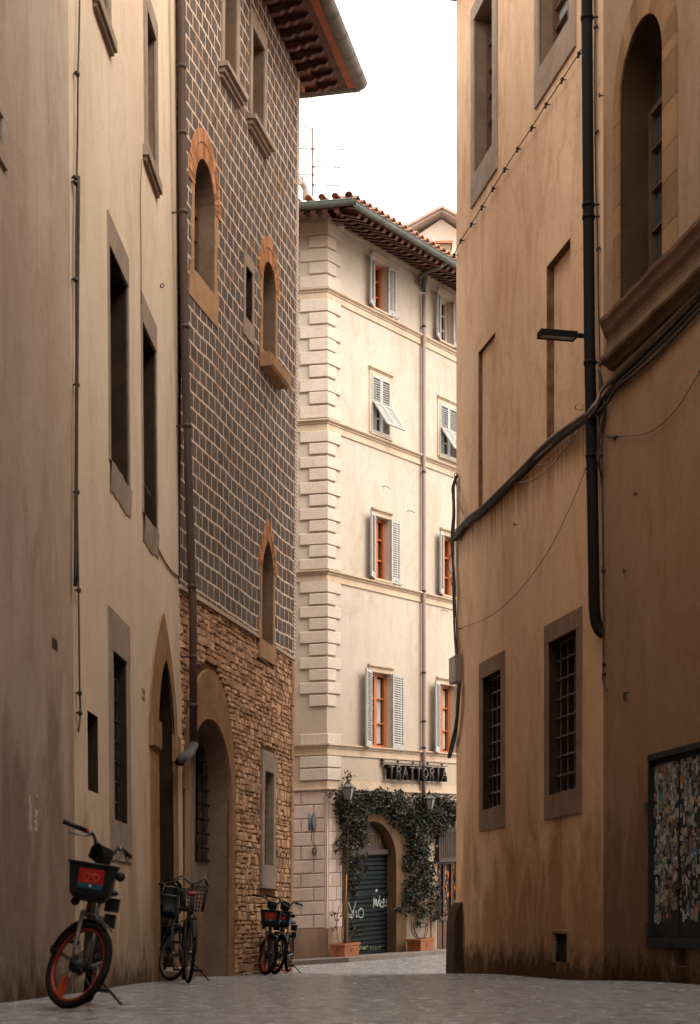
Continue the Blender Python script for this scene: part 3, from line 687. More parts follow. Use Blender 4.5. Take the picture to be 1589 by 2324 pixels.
for f,L in segs:
    for a,b,w in L:
        v1,v0=hv(f(a)),hv(f(b)); mb=MB(); mb.shade=.4+random.random()*.2
        # chamfered pieces meeting at the corner
        for W,uu in ((CLf,(wl if w else nl)),(CR,(wr if w else nr))):
            p=.045; c=.012
            k=math.tan((math.pi-math.acos(max(-1,min(1,CR.Uh.dot(CLf.Uh)))))/2)   # mitre
            e=-p*k
            mb.quad(W,[(e,v0+c,p),(uu-c,v0+c,p),(uu-c,v1-c,p),(e,v1-c,p)])
            mb.quad(W,[(e,v0,p-c),(uu,v0,p-c),(uu-c,v0+c,p),(e,v0+c,p)]); mb.quad(W,[(e,v1-c,p),(uu-c,v1-c,p),(uu,v1,p-c),(e,v1,p-c)])
            mb.quad(W,[(0,v0,0),(uu,v0,0),(uu,v0,p-c),(e,v0,p-c)]); mb.quad(W,[(0,v1,0),(uu,v1,0),(uu,v1,p-c),(e,v1,p-c)])
            mb.quad(W,[(uu,v0,0),(uu,v1,0),(uu,v1,p-c),(uu,v0,p-c)]); mb.quad(W,[(uu,v0,p-c),(uu,v1,p-c),(uu-c,v1-c,p),(uu-c,v0+c,p)])
        mb.build('quoin',M['quoin'],hc)
def mould(prof,name,mat,ulen=u_end):
    """profile (n, v) swept round the corner"""
    mb=MB(); k=math.tan((math.pi-math.acos(CR.Uh.dot(CLf.Uh)))/2)
    for W,L in ((CR,ulen),(CLf,9)):
        for (n0,v0),(n1,v1) in zip(prof,prof[1:]):
            mb.quad(W,[(-n0*k,v0,n0),(L,v0,n0),(L,v1,n1),(-n1*k,v1,n1)])
    return mb.build(name,mat,hc)
def bandp(ya,yb):
    a,b=hv(yb),hv(ya); h=b-a
    return [(0,a),(.03,a),(.03,a+.12*h),(.02,a+.13*h),(.02,a+.58*h),(.045,a+.62*h),(.045,a+.72*h),(.07,a+.76*h),(.10,a+.86*h),(.10,a+.97*h),(0,b)]
for ya,yb in ((653,678),(951,977),(1293,1318),(1687,1713)): mould(bandp(ya,yb),'string_course',M['band'])
mould([(0,hv(1793)),(.05,hv(1792)),(.05,hv(1788)),(.015,hv(1787)),(.015,hv(1772)),(0,hv(1771.5))],'string_course',M['band'])
mould([(0,hv(504)),(.03,hv(503)),(.03,hv(495)),(.07,hv(492)),(.10,hv(485)),(.10,hv(478)),(0,hv(478))],'cornice',M['band'])
# rusticated ground floor, left face and a little of the right
mb=MB(); v1=hv(1794); ph=(v1-pl_v)/10
for i in range(10):
    b=v1-i*ph; a=b-ph; js=[CLf.uv(x,1900)[0] for x in ((737,712,650,590,530) if i%2 else (737,683,620,560,500))]
    for s,e in zip(js,js[1:]):
        mb.shade=.35+random.random()*.3; mb.chbox(CLf,s+.008,e-.008,a+.01,b-.01,-.02,.006,.016)
    mb.shade=.5
mb.box(CLf,.0,js[0],pl_v,v1,-.021,-.004)
for i in range(10):
    b=v1-i*ph; a=b-ph; js=[CR.uv(x,1900)[0] for x in ((745,763,785) if i%2 else (745,754,772,785))]
    for s,e in zip(js,js[1:]):
        mb.shade=.35+random.random()*.3; mb.chbox(CR,s+.007,e-.007,a+.009,b-.009,.0,.014,.008)
mb.box(CR,-.0,CR.uv(745,1900)[0]-.005,pl_v,v1,.0,.006)
mb.build('rusticated_blocks',M['rust'],hc)
mb=MB(); mb.box(CLf,0,9,gz-.4,pl_v,-.02,.015); mb.box(CR,0,CR.uv(786,2100)[0],gz-.4,pl_v,0,.03); mb.build('plinth',M['plinthC'],hc)
# windows
def shutter_leaf(F,w,h,mat,parent,half=None,tilt=0,rows=None):
    """louvred leaf in frame F: u 0..w, v 0..h, thickness n"""
    mb=MB(); s=.055; t=.04; rows=rows or int(h/.062)
    mb.box(F,0,s,0,h,0,t); mb.box(F,w-s,w,0,h,0,t); mb.box(F,s,w-s,h-.07,h,.002,t-.002); mb.box(F,s,w-s,0,.13,.002,t-.002)
    for i in range(rows):
        v=.13+(h-.2)*(i+.2)/rows; dv=(h-.2)/rows
        mb.quad(F,[(s,v,.036),(w-s,v,.036),(w-s,v+dv*.62,.006),(s,v+dv*.62,.006)]); mb.quad(F,[(s,v,.036),(w-s,v,.036),(w-s,v-.008,.036),(s,v-.008,.036)])
    mb.tube([F(w*.5-.03,.065,t+.004),F(w*.5+.03,.065,t+.004)],.009,6)
    for v in (.12,h*.5,h-.15): mb.box(F,-.012,.03,v,v+.06,t-.002,t+.012)
    return mb.build('shutter',mat,parent)
def hinge(W,u,v,sgn,ang):
    """frame for an open leaf hinged at u; ang = opening from the wall plane outwards"""
    c,s=math.cos(ang),math.sin(ang); O=W(u,v,.03); U=W.Uh*sgn*c+W.N*s; N=W.N*c-W.Uh*sgn*s
    return frame(O,U,Vector((0,0,1)),N)
def cwin(r,kind,ang=(R_(38),R_(6)),lacec=False,hood=True,mat=None):
    u0,u1,v0,v1=r; mb=MB(); h=.09
    # flat moulded architrave with a small hood
    o=grow(r,.09,.09,0,.16)
    mb.box(CR,o[0],o[1],v1,v1+.10,-.01,.025); mb.box(CR,o[0],u0,v0,v1,-.01,.022); mb.box(CR,u1,o[1],v0,v1,-.01,.022)
    if hood: mb.box(CR,o[0]-.01,o[1]+.01,v1+.10,v1+.13,-.01,.045); mb.box(CR,o[0]-.02,o[1]+.02,v1+.13,v1+.17,-.01,.075)
    w=mb.build('window',M['band'],hc)
    lining(CR,rect(r),-.3,-.0005,M['reveal'],w)
    pane(CR,r,-.22,M['glass'],w)
    mb=MB(); mb.box(CR,u0-.06,u1+.06,v0-.05,v0-.001,-.02,.07); mb.build('sill',M['band'],w)
    if lacec:
        mb=MB(); m=(u0+u1)/2
        for a,b in ((u0+.13,m-.1),(m+.1,u1-.13)):
            k=10; L=[(a+(b-a)*i/k,-.205+.006*math.sin(i*2.1)) for i in range(k+1)]
            for (x,n0),(y,n1) in zip(L,L[1:]): mb.quad(CR,[(x,v0+.12,n0),(y,v0+.12,n1),(y,v1-.12,n1),(x,v1-.12,n0)])
        mb.build('curtain',M['lace'],w)
    casement(CR,r,-.2,w,mat or M['frameW'],2,3,.075,.07,.03)
    if kind=='open':
        lw=(u1-u0)*.52; hh=v1-v0+.04
        shutter_leaf(hinge(CR,u0-.02,v0-.03,-1,ang[0]),lw,hh,M['shut'],w)
        shutter_leaf(hinge(CR,u1+.02,v0-.03,1,ang[1]),lw,hh,M['shut'],w)
        mb=MB(); 
        for uu in (u0-.3,u1+.35): mb.tube(spline([CR(uu,v0-.05,0),CR(uu,v0-.06,.12),CR(uu+.04,v0-.02,.15)],4),.008,5)
        mb.build('shutter_hook',M['iron'],w)
    else:
        hw=(u1-u0)/2; H=v1-v0; mid=v0+H*.52
        for k in (0,1):
            a=u0+hw*k+.004; b=u0+hw*(k+1)-.004
            mb=MB(); s=.05
            mb.box(CR,a,a+s,v0,v1,.0,.04); mb.box(CR,b-s,b,v0,v1,.0,.04); mb.box(CR,a+s,b-s,v1-.07,v1,.0,.038); mb.box(CR,a+s,b-s,v0,v0+.08,0,.038); mb.box(CR,a+s,b-s,mid,mid+.05,0,.038)
            n=9
            for i in range(n):
                v=mid+.07+(v1-.08-mid-.07)*i/n; dv=(v1-.15-mid)/n; mb.quad(CR,[(a+s,v,.034),(b-s,v,.034),(b-s,v+dv*.6,.008),(a+s,v+dv*.6,.008)])
            mb.build('shutter',M['shut'],w)
            t=R_(33); F=frame(CR(a+.01,mid,.045),CR.U,CR.V*math.cos(t)-CR.N*math.sin(t),CR.N*math.cos(t)+CR.V*math.sin(t))
            F2=lambda u,v,n,F=F:F(u,v-(H*.52),n)
            mb=MB(); ww=b-a-.02; hh=H*.52
            mb.box(F2,0,s,0,hh,0,.035); mb.box(F2,ww-s,ww,0,hh,0,.035); mb.box(F2,s,ww-s,hh-.05,hh,0,.033); mb.box(F2,s,ww-s,0,.07,0,.033)
            for i in range(12):
                v=.08+(hh-.14)*i/12; mb.quad(F2,[(s,v,.004),(ww-s,v,.004),(ww-s,v+.03,.032),(s,v+.03,.032)])
            mb.build('louvre_flap',M['shut'],w)
    return w
cwin(WS[0],'open',(R_(17),R_(9))); cwin(WS[1],'open',(R_(17),R_(12)),mat=M['reveal'])
cwin(WS[2],'awning',mat=M['shut']); cwin(WS[3],'awning',mat=M['shut'])
cwin(WS[4],'open',(R_(18),R_(6))); cwin(WS[5],'open',(R_(18),R_(8)))
cwin(WS[6],'open',(R_(17),R_(4)),True); cwin(WS[7],'open',(R_(17),R_(4)),True)
# eaves
OC=1.2; ewz=hv(480); eoz=CAMZ+15.60
kk=math.tan((math.pi-math.acos(CR.Uh.dot(CLf.Uh)))/2)
RFT=[]; random.seed(12)
def slope(n): return ewz+(eoz-ewz)*n/OC
def corner_n(u,W): return (-u/kk) if u<0 else 0
for W,L in ((CR,13),(CLf,6)):
    u=-OC*kk+.12; 
    while u<L:
        n0=max(0.02,corner_n(u,W)+.05) if u<0 else .0; mb.shade=random.random()
        if n0<OC-.15:
            sh=mb.shade; mb=MB(); mb.shade=sh; RFT.append(mb)
            S=[(n0,slope(n0)-.16),(max(n0,.55),slope(max(n0,.55))-.15),(max(n0,.66),slope(max(n0,.66))-.10),(max(n0+.02,.9),slope(max(n0,.9))-.11),(OC-.13,slope(OC)-.07),(OC-.07,slope(OC)-.01),(OC-.07,slope(OC)+.02),(n0,slope(n0)+.0)]
            F=lambda p,q,n_,u=u,W=W:W(u+n_,q,p)
            mb.slab(F,S,[],-.055,.055)
        u+=.262
mb=MB()
for W,L in ((CR,13),(CLf,9)):
    mb.quad(W,[(0,ewz+.02,0),(L,ewz+.02,0),(L,eoz+.03,OC),(-OC*kk,eoz+.03,OC)])
    mb.quad(W,[(0,ewz+.07,0),(L,ewz+.07,0),(L,eoz+.08,OC),(-OC*kk,eoz+.08,OC)])
    mb.quad(W,[(-OC*kk,eoz+.03,OC),(L,eoz+.03,OC),(L,eoz+.08,OC),(-OC*kk,eoz+.08,OC)])
    mb.quad(W,[(0,ewz-.05,0),(L,ewz-.05,0),(L,ewz+.02,0),(0,ewz+.02,0)])
eav=mb.build('eaves',M['woodE'],hc); [q.build('rafter',M['woodE'],eav) for q in RFT]
def gut2(W,a,b):
    mb=MB(); r=.085; vc=eoz+.10; nc=OC+.03; prof=[(math.cos(math.pi+math.pi*i/8)*r,math.sin(math.pi+math.pi*i/8)*r*1.25) for i in range(9)]
    for s in (1,.85):
        vs=[W(t-(nc+x)*kk*m,vc+z*s,nc+x*s) for t,m in ((a,1),(b,0)) for x,z in prof]; mb.add(vs,[(i,i+1,i+10,i+9) for i in range(8)],None,True)
    mb.tube([W(a-(nc+r)*kk,vc,nc+r),W(b,vc,nc+r)],.014,6)
    t=.3
    while t<b:
        mb.add([W(q,vc+z*1.05,nc+x*1.05) for q in (t,t+.03) for x,z in prof],[(i,i+1,i+10,i+9) for i in range(8)],None,True); t+=1.0
    return mb.build('gutter',M['patina'],hc)
gut2(CR,0,13); gut2(CLf,0,9)
# tiled roof: rows of half-round tiles running up the slope
def tiles(W,u0,u1,parent,rise=.33,up=4.5,pitch=.25,hip=True):
    mb=MB(); u=u0; random.seed(21)
    while u<u1:
        n=OC+.06; st=0
        while st*.38<up:
            a=n-st*.38; b=a-.44; 
            if hip and u< -a*kk+ .0: st+=1; continue
            za=eoz+.20+(OC-a)*rise+.03; zb=eoz+.20+(OC-b)*rise; mb.shade=random.random(); r=.088+random.uniform(-.004,.004); du=random.uniform(-.008,.008); k=6
            vs=[]
            for (nn,zz,rr) in ((a,za,r),(b,zb,r*.82)):
                for i in range(k+1):
                    t=math.pi*i/k; vs.append(W(u+du+rr*math.cos(t),zz+rr*math.sin(t)*.95,nn))
            mb.add(vs,[(i,i+1,i+k+2,i+k+1) for i in range(k)],None,True)
            vs=[W(u+du+r*math.cos(math.pi*i/k),za+r*math.sin(math.pi*i/k)*.95,a) for i in range(k+1)]+[W(u+du+r*.8*math.cos(math.pi*i/k),za+r*.78*math.sin(math.pi*i/k)*.95,a) for i in range(k+1)]
            mb.add(vs,[(i,i+1,i+k+2,i+k+1) for i in range(k)])
            st+=1
        u+=pitch
    mb.shade=.4
    mb.quad(W,[(-OC*kk,eoz+.11,OC),(u1,eoz+.11,OC),(u1,eoz+.11+up*rise,OC-up),(up*kk-OC*kk,eoz+.11+up*rise,OC-up)])
    return mb.build('roof',M['tile'],parent)
tiles(CR,-OC*kk+.1,13,hc); tiles(CLf,-OC*kk+.1,7,hc,pitch=.30)
# tiled parapet behind the left eaves
mb=MB(); a=CLf.uv(779,440,-.2)[0]; mb.box(CLf,a,6,eoz+.2,eoz+.50,-.55,-.25); pp=mb.build('roof_parapet',M['plC'],hc)
mb=MB(); u=a-.25; i=0
while u<6:
    mb.shade=random.random(); z=eoz+.52+.0*i
    for dn in (0,.2):
        vs=[]
        for (uu,zz,rr) in ((u,z+.05,.075),(u+.42,z-.0,.09)):
            for q in range(7):
                t=math.pi*q/6; vs.append(CLf(uu,zz+rr*math.sin(t),-.5+dn+rr*math.cos(t)))
        mb.add(vs,[(q,q+1,q+8,q+7) for q in range(6)],None,True)
    mb.quad(CLf,[(u,z,-.6),(u+.42,z-.02,-.6),(u+.42,z-.02,-.18),(u,z,-.18)])
    u+=.34; i+=1
mb.build('coping_tile',M['tile'],pp)
# downpipe
mb=MB(); pu=CR.uv(955,1200)[0]; pts=[CR(pu,hv_,.09) for hv_ in (CR.uv(951,668)[1],CR.uv(955,1200)[1],CR.uv(957,1700)[1],CR.uv(956,1845)[1])]
mb.tube(pts,.05,12); dpc=mb.build('drainpipe',M['pipeC'],hc)
mb=MB(); s_=spline([CR(*CR.uv(x,y,n_),n_) for x,y,n_ in ((1012,586,OC),(1011,596,OC-.03),(1000,605,.95),(978,613,.55),(960,622,.22),(953,630,.10),(952,645,.09))],6)
mb.tube(s_,.05,12); mb.lathe(CR(pu,pts[0].z-.12,.09),(0,0,1),[(.052,0),(.06,.1),(.10,.34),(.105,.36),(.09,.36)],4 if 0 else 12); mb.build('elbow',M['patina'],dpc)
for y in (745,1075,1345,1530,1640,1700): 
    mb=MB(); c=CR(pu,CR.uv(955,y)[1],.09); mb.lathe(c,(0,0,1),[(.05,0),(.058,0),(.058,.05),(.05,.05)],12); mb.tube([c,c-CR.N*.09],.01,5); mb.build('pipe_clip',M['iron'],dpc)
# small wall scars and hooks
for x,y in ((868,1104),(925,1160),(1001,1385)):
    u,v=CR.uv(x,y); mb=MB(); mb.tube(spline([CR(u,v,0),CR(u+.04,v,.08),CR(u+.18,v-.03,.1)],4),.008,5); mb.build('wall_hook',M['iron'],hc)
# far gabled house and chimney
mbx=lambda x,y,s:Vector(((x-CX)/s,F_PX/s,CAMZ+(HY-y)/s))
s6=62.; fh=thing('gabled_house','pale pink house with a low gable rising behind the cream building','house',tuple(mbx(1000,2100,s6)))
A=mbx(925,522,s6); P=mbx(1003,480,s6); B=Vector((P.x+(P.x-A.x),P.y,A.z)); D=Vector((0,9,0))
mb=MB(); zb=Vector((0,0,-26))
mb.add([A+Vector((.25,.4,-.1)),P+Vector((0,.4,-.1)),B+Vector((-.25,.4,-.1)),B+Vector((-.25,.4,-26)),A+Vector((.25,.4,-26)),A+Vector((.25,9,-.1)),A+Vector((.25,9,-26)),B+Vector((-.25,9,-.1)),B+Vector((-.25,9,-26))],[(0,1,2,3,4),(0,4,6,5),(2,3,8,7)]); mb.build('wall',M['plFar'],fh)
mb=MB(); up=Vector((0,0,.22))
for a,b in ((A,P),(P,B)):
    e=(b-a).normalized()*.12; a_=a-(e if a is A else e*0); b_=b+(e if b is B else e*0)
    for o0,o1 in ((0,.10),(.10,.2)):
        z0=Vector((0,0,o0)); z1=Vector((0,0,o1)); k=Vector((0,-.0 if o0==0 else -.12,0))
        v=[a_+z0+k,b_+z0+k,b_+z1+k,a_+z1+k]; v+= [q+D for q in v]; mb.add(v,[(0,1,2,3),(4,5,6,7),(0,1,5,4),(3,2,6,7),(0,3,7,4),(1,2,6,5)])
mb.build('roof',simple('far_roof',(.36,.27,.22),(.3,.2,.16),3,.9),fh)
mb=MB(); c=mbx(985,510,s6); mb.tube([mbx(984,535,s6)+Vector((0,.3,0)),mbx(984,575,s6)+Vector((0,.3,0))],.09,8); mb.build('vent_pipe',M['reveal'],fh)
s8=87.; c0=mbx(984,548,s8); c1=mbx(1026,548,s8); zb=mbx(1000,600,s8).z-1; F=lambda u,v,n:Vector((c0.x+u,c0.y-n,v)); w=c1.x-c0.x
ch=MB(); ch.box(F,.03,w-.03,zb,c0.z-.06,-.5,0); cho=ch.build('chimney',simple('chimney_render',(.24,.185,.13),(.17,.13,.09),4,.9),hc)
ch=MB(); ch.box(F,-.02,w+.02,c0.z-.06,c0.z-.001,-.55,.05,.01); ch.quad(F,[(-.02,c0.z,.05),(w+.02,c0.z,.05),(w*.5,c0.z+.12,-.2)]); ch.quad(F,[(w+.02,c0.z,.05),(w+.02,c0.z,-.5),(w*.5,c0.z+.12,-.2)]); ch.build('chimney_cap',M['terra'],cho)
# aluminium flue at far left of roof
fl_=thing('roof_flue','pale metal flue elbow on the tiled roof beside the tower edge','flue',tuple(mbx(694,440,96)))
mb=MB(); mb.tube([mbx(694,452,96),mbx(694,430,96),mbx(691,424,96)-Vector((0,.05,0)),mbx(683,420,96)-Vector((0,.25,0))],.085,14); mb.build('pipe',M['shut'],fl_)
mb=MB(); mb.torus(mbx(683,420,96)-Vector((0,.26,0)),(.3,1,.05),.085,.015,20,6); mb.build('collar',M['reveal'],fl_)
# TV antenna
an=thing('tv_antenna','thin tv aerial mast with four cross arms against the white sky','antenna',tuple(mbx(710,440,95)))
mb=MB(); mb.tube([mbx(710,445,95),mbx(709.5,290,95)],.02,6); mb.build('mast',M['ironL'],an)
for (x0,y0,x1,y1,sd) in ((676,337,783,339,9),(711,378,773,380,8),(676,396,712,397,5),(711,419,786,422,8),(676,281,710,295,0)):
    mb=MB(); a,b=mbx(x0,y0,95),mbx(x1,y1,95); mb.tube([a,b],.013,5)
    for k in range(sd):
        c=a.lerp(b,(k+.5)/sd); mb.tube([c-Vector((.02,.28,0)),c+Vector((.02,.28,0))],.007,4)
    if sd: mb.box(WF,709.5/1e9+mbx(710,y0,95).x-.03,mbx(710,y0,95).x+.03,mbx(0,0,95).y-.02,mbx(0,0,95).y+.03,mbx(0,y0,95).z-.03,mbx(0,y0,95).z+.02)
    mb.build('antenna_arm' if sd else 'stay_wire',M['ironL'],an)
# ---- street level of the cream building
mb=MB(); o0,o1=CR.uv(776,2100)[0],CR.uv(919,2100)[0]; adt2=CR.uv(852,1846)[1]; OA=arch(o0,o1,gz,ads+.02,adt2,20)
mb.plate(CR,[OA,DA],.035)
mb.rim(CR,OA,-.01,.035); mb.rim(CR,DA,-.3,.035)
door=mb.build('arched_doorway',plaster('doorway_surround',(.13,.083,.05),(.10,.062,.036),(.14,.085,.05),(.06,.038,.024),.9,.7,12,.3),hc)
beam=CR.uv(840,1934)[1]
mb=MB(); nb=26; 
for i in range(nb):
    a=gz+(beam-gz)*i/nb; b=gz+(beam-gz)*(i+1)/nb
    L=[(-.26,a),(-.225,a+.02),(-.225,b-.025),(-.26,b-.012),(-.26,b)]
    for (n0,v0),(n1,v1) in zip(L,L[1:]): mb.quad(CR,[(ad0,v0,n0),(ad1,v0,n0),(ad1,v1,n1),(ad0,v1,n1)])
mb.box(CR,ad0,ad1,CR.uv(840,2033)[1],CR.uv(840,2030)[1]+.03,-.23,-.2)
M['rollup']=simple('dark_green_roller',(.009,.014,.015),(.006,.009,.010),5,.62,bump=.1,spec=.12)
ru=mb.build('roller_shutter',M['rollup'],door)
mb=MB(); mb.plate(CR,[arch(ad0,ad1,beam,ads,adt,20)],-.2); mb.box(CR,ad0,ad1,beam-.06,beam+.06,-.24,-.12); mb.build('fanlight_panel',simple('maroon_wood',(.04,.014,.01),(.025,.01,.007),4,.55,bump=.15,sc=(1,1,.3)),door)
# graffiti ribbons on the roller shutter
def ribbon(mb,pts,w,n=-.218):
    P=[CR.uv(x,y,n) for x,y in pts]; P=spline([(a,b,0) for a,b in P],5)
    for a,b in zip(P,P[1:]):
        d=(b-a); 
        if d.length<1e-6: continue
        q=Vector((-d.y,d.x,0)).normalized()*w; 
        mb.quad(CR,[(a.x-q.x,a.y-q.y,n),(b.x-q.x,b.y-q.y,n),(b.x+q.x,b.y+q.y,n),(a.x+q.x,a.y+q.y,n)])
t3=lambda x,y:(645.5+x*.2604*.8276/.8276,1638.6+y*.2604)
def t3s(L): return [t3(x,y) for x,y in L]
M['sprayW']=simple('white_spray_paint',(.36,.38,.37),(.26,.28,.28),9,.7,bump=0); M['sprayY']=simple('yellow_spray_paint',(.28,.25,.13),(.2,.18,.09),9,.7,bump=0)
gw=MB()
for L in ([(560,1570),(572,1610),(585,1650)],[(625,1565),(610,1620),(590,1680),(585,1720)],[(550,1640),(570,1690),(600,1640),(600,1700),(560,1700)],[(625,1640),(628,1700),(640,1690)],
          [(665,1620),(645,1650),(652,1700),(680,1700),(690,1660),(675,1625),(655,1640)],
          [(775,1620),(782,1530),(790,1600),(797,1540),(803,1605)],[(803,1545),(812,1610),(822,1550),(826,1605)],[(826,1500),(832,1560),(838,1620)],[(850,1560),(838,1590),(848,1615),(862,1590),(850,1560)],[(862,1535),(862,1620)],[(862,1540),(878,1560),(866,1585),(885,1610)],[(890,1540),(890,1600),(912,1606)]):
    ribbon(gw,t3s(L),.012)
gw.box(CR,CR.uv(871,2025)[0]-.02,CR.uv(871,2025)[0]+.06,CR.uv(835,2026)[1],CR.uv(835,2020)[1],-.222,-.216)
gw.build('graffiti',M['sprayW'],ru)
gy=MB()
for L in ([(570,1975),(575,1955),(585,1975),(595,1955),(605,1975)],[(640,1990),(645,1950),(655,1985),(665,1950),(672,1985)],[(685,1985),(685,1955),(698,1985),(698,1955)],[(710,1985),(710,1955),(728,1955)],[(745,1988),(752,1955),(762,1985)],[(775,1985),(775,1958)],[(790,1985),(797,1958),(805,1985)],[(822,1985),(826,1960),(845,1958)]):
    ribbon(gy,t3s(L),.009)
gy.build('graffiti',M['sprayY'],ru)
def text_mesh(txt,size,extrude,place,mat,name,parent,bold=0,spacing=1.0):
    cu=bpy.data.curves.new('t','FONT'); cu.body=txt; cu.size=size; cu.extrude=extrude; cu.offset=bold; cu.space_character=spacing; cu.align_x='CENTER'; cu.resolution_u=4
    ob=bpy.data.objects.new('t',cu); COL.objects.link(ob); bpy.context.view_layer.update()
    me=bpy.data.meshes.new_from_object(ob); COL.objects.unlink(ob); bpy.data.objects.remove(ob)
    mb=MB(); mb.add([place(v.co.x,v.co.y,v.co.z) for v in me.vertices],[tuple(p.vertices) for p in me.polygons])
    o=mb.build(name,mat,parent); return o
F_=lambda u,v,n:CR(u,v,n)
uc=(ad0+ad1)/2
M['signo']=simple('faded_gilt_letters',(.16,.075,.03),(.10,.05,.025),9,.6,bump=0)
for i,chh in enumerate('TRATTORIA'):
    uu=uc-.62+i*.155+.02; h=.30+.10*math.cos((i-4)*.35)
    text_mesh(chh,.36,.004,lambda x,y,z,uu=uu:CR(uu+x*.62,beam+.16+y*1.15,-.192+z),M['signo'],'letter',door)
# second doorway: warm shop interior
mb=MB(); mb.rim(CR,rect(d2),-.35,-.0005); sd=mb.build('shop_doorway',M['doorw'],hc)
m,nt,b=new_mat('lit_shop_display'); g=G(nt); co=g.coord('UV')
t=g.n('ShaderNodeTexBrick'); nt.links.new(g.scale(co,(9,7,1)),t.inputs[0]); t.inputs['Scale'].default_value=1; t.inputs['Color1'].default_value=(.35,.03,.01,1); t.inputs['Color2'].default_value=(.05,.015,.007,1); t.inputs['Mortar'].default_value=(.01,.006,.004,1); t.inputs['Mortar Size'].default_value=.18
cc=g.mix(g.ramp(g.noise(g.scale(co,(14,5,1)),1,3),.56,.64),t.outputs[0],(.5,.16,.035)); nt.links.new(cc,b.inputs['Base Color']); nt.links.new(cc,b.inputs['Emission Color']); b.inputs['Emission Strength'].default_value=.35
M['display']=m
dm=CR.uv(1010,2086)[1]
mb=MB(); mb.box(CR,d2[0],d2[1],dm,d2[3],-.6,-.5); mb.build('window_display',M['display'],sd)
M['redwood']=simple('red_brown_door_wood',(.085,.027,.011),(.05,.017,.008),4,.5,bump=.15,sc=(1,1,.25))
mb=MB(); x0,x1=d2[0],d2[1]; 
for a in (x0,x0+.36,x0+.75,x0+1.15,x1-.09): mb.box(CR,a,a+.085,gz,d2[3],-.32,-.25)
mb.box(CR,x0,x1,gz,dm,-.33,-.29); mb.box(CR,x0,x1,dm-.05,dm+.05,-.325,-.24); mb.box(CR,x0,x1,d2[3]-.1,d2[3]-.002,-.325,-.24); mb.box(CR,x0+.12,x0+.33,gz+.35,dm-.12,-.29,-.27); mb.box(CR,x0+.5,x0+.72,gz+.35,dm-.12,-.29,-.27)
mb.build('door',M['redwood'],sd)
mb=MB(); tv=CR.uv(1010,1880)[1]; mb.box(CR,x0-.1,x1,d2[3]+.0,tv,0.0,.12); mb.box(CR,x0-.15,x1,d2[3]-.04,d2[3]+.05,.0,.16); 
for k in range(14): mb.box(CR,x0+k*.1,x0+.05+k*.1,d2[3]+.08,tv-.1,.12,.135)
mb.build('shop_transom',M['doorw'],sd)
mb=MB(); pv=CR.uv(985,2040); mb.box(CR,CR.uv(977,2100)[0],CR.uv(985,2100)[0],gz,CR.uv(980,2060)[1],0,.03); mb.box(CR,CR.uv(921,2100)[0],CR.uv(968,2100)[0],CR.uv(945,2136)[1],CR.uv(945,2076)[1],0,.015); mb.build('wall_panel',simple('dirty_wall_panel',(.27,.22,.18),(.18,.14,.11),5,.9),hc)
# TRATTORIA sign: nine deep black letters with white tubes on two rails
sg=thing('letter_sign','black channel letters reading TRATTORIA on rails above the ivy','sign',tuple(CR(CR.uv(950,1750)[0],CR.uv(950,1750)[1],.1)))
ul,ur=CR.uv(882,1750,.2)[0],CR.uv(1017,1760,.2)[0]; vt=(CR.uv(880,1736)[1]+CR.uv(1022,1745)[1])/2; vb=(CR.uv(880,1766)[1]+CR.uv(1022,1775)[1])/2; H=vt-vb
print('sign',ul,ur,vt,vb)
mb=MB(); mb.box(CR,ul-.1,ur+.15,vt+.03,vt+.06,.05,.09); mb.box(CR,ul,ur+.05,vb-.02,vb+.01,.05,.09); mb.box(CR,ul-.05,ul+.0,vt,vt+.14,.0,.09)
for k in range(5): uu=ul+(ur-ul)*k/4; mb.box(CR,uu-.02,uu+.02,vt+.03,vt+.12,0,.05)
mb.build('rail',M['ironL'],sg)
M['neon']=simple('white_neon_tube',(.24,.225,.205),(.18,.165,.15),6,.4,bump=0)
st=(ur-ul)/9
for i,chh in enumerate('TRATTORIA'):
    uu=ul+st*(i+.5)
    L=text_mesh(chh,H*1.36,.065,lambda x,y,z,uu=uu:CR(uu+x*.85,vb+y,.12+z),M['black'],'letter',sg,bold=.022)
    G_={'T':[[(-.12,1),(.12,1)],[(0,1),(0,0)]],'R':[[(-.09,0),(-.09,1),(.06,1),(.1,.8),(.06,.55),(-.09,.5)],[(0,.5),(.1,0)]],'A':[[(-.12,0),(0,1),(.12,0)],[(-.07,.35),(.07,.35)]],'O':[[(0,1),(.11,.75),(.11,.25),(0,0),(-.11,.25),(-.11,.75),(0,1)]],'I':[[(0,0),(0,1)]]}[chh]
    nb_=MB()
    for S in G_: nb_.tube([CR(uu+a*.9,vb+.05+(H-.1)*b,.20) for a,b in S],.008,6)
    nb_.build('neon_tube',M['neon'],L)
# ============================================================ RIGHT: peach plastered house and its neighbour
RW=Wall(1150,147,50,-1)
us=RW.uv(1373,1800)[0]; uc2=RW.uv(1036,2100)[0]; rtop=16.6; print('RW',us,uc2)
hr=thing('plastered_house','peach plastered house with two barred lower windows and blind panels, facing the tower','house',tuple(RW((us+uc2)/2,ground(2.5,24))))
R1=RW.R(1078,1120,37,-30,398,329); R2=RW.R(1225,1295,-130,-230,159,46)
B1=RW.R(1241,1295,606,538,1010,975); B2=RW.R(1086,1124,801,753,1152,1120)
L1=RW.R(1096,1138,1539,1519,1838,1832); L2=RW.R(1246,1310,1457,1429,1805,1793)
VG=RW.R(1258,1289,2120,2118,2184,2186)
print('R',R1,R2,B1,B2,L1,L2,VG)
mb=MB(); mb.slab(RW,[(us,GB),(uc2,GB),(uc2,rtop),(us,rtop)],[rect(r) for r in (R1,R2,B1,B2,L1,L2,VG)],-.5,0); mb.rim(RW,rect(VG),-.2,0); mb.build('wall',M['plR'],hr)
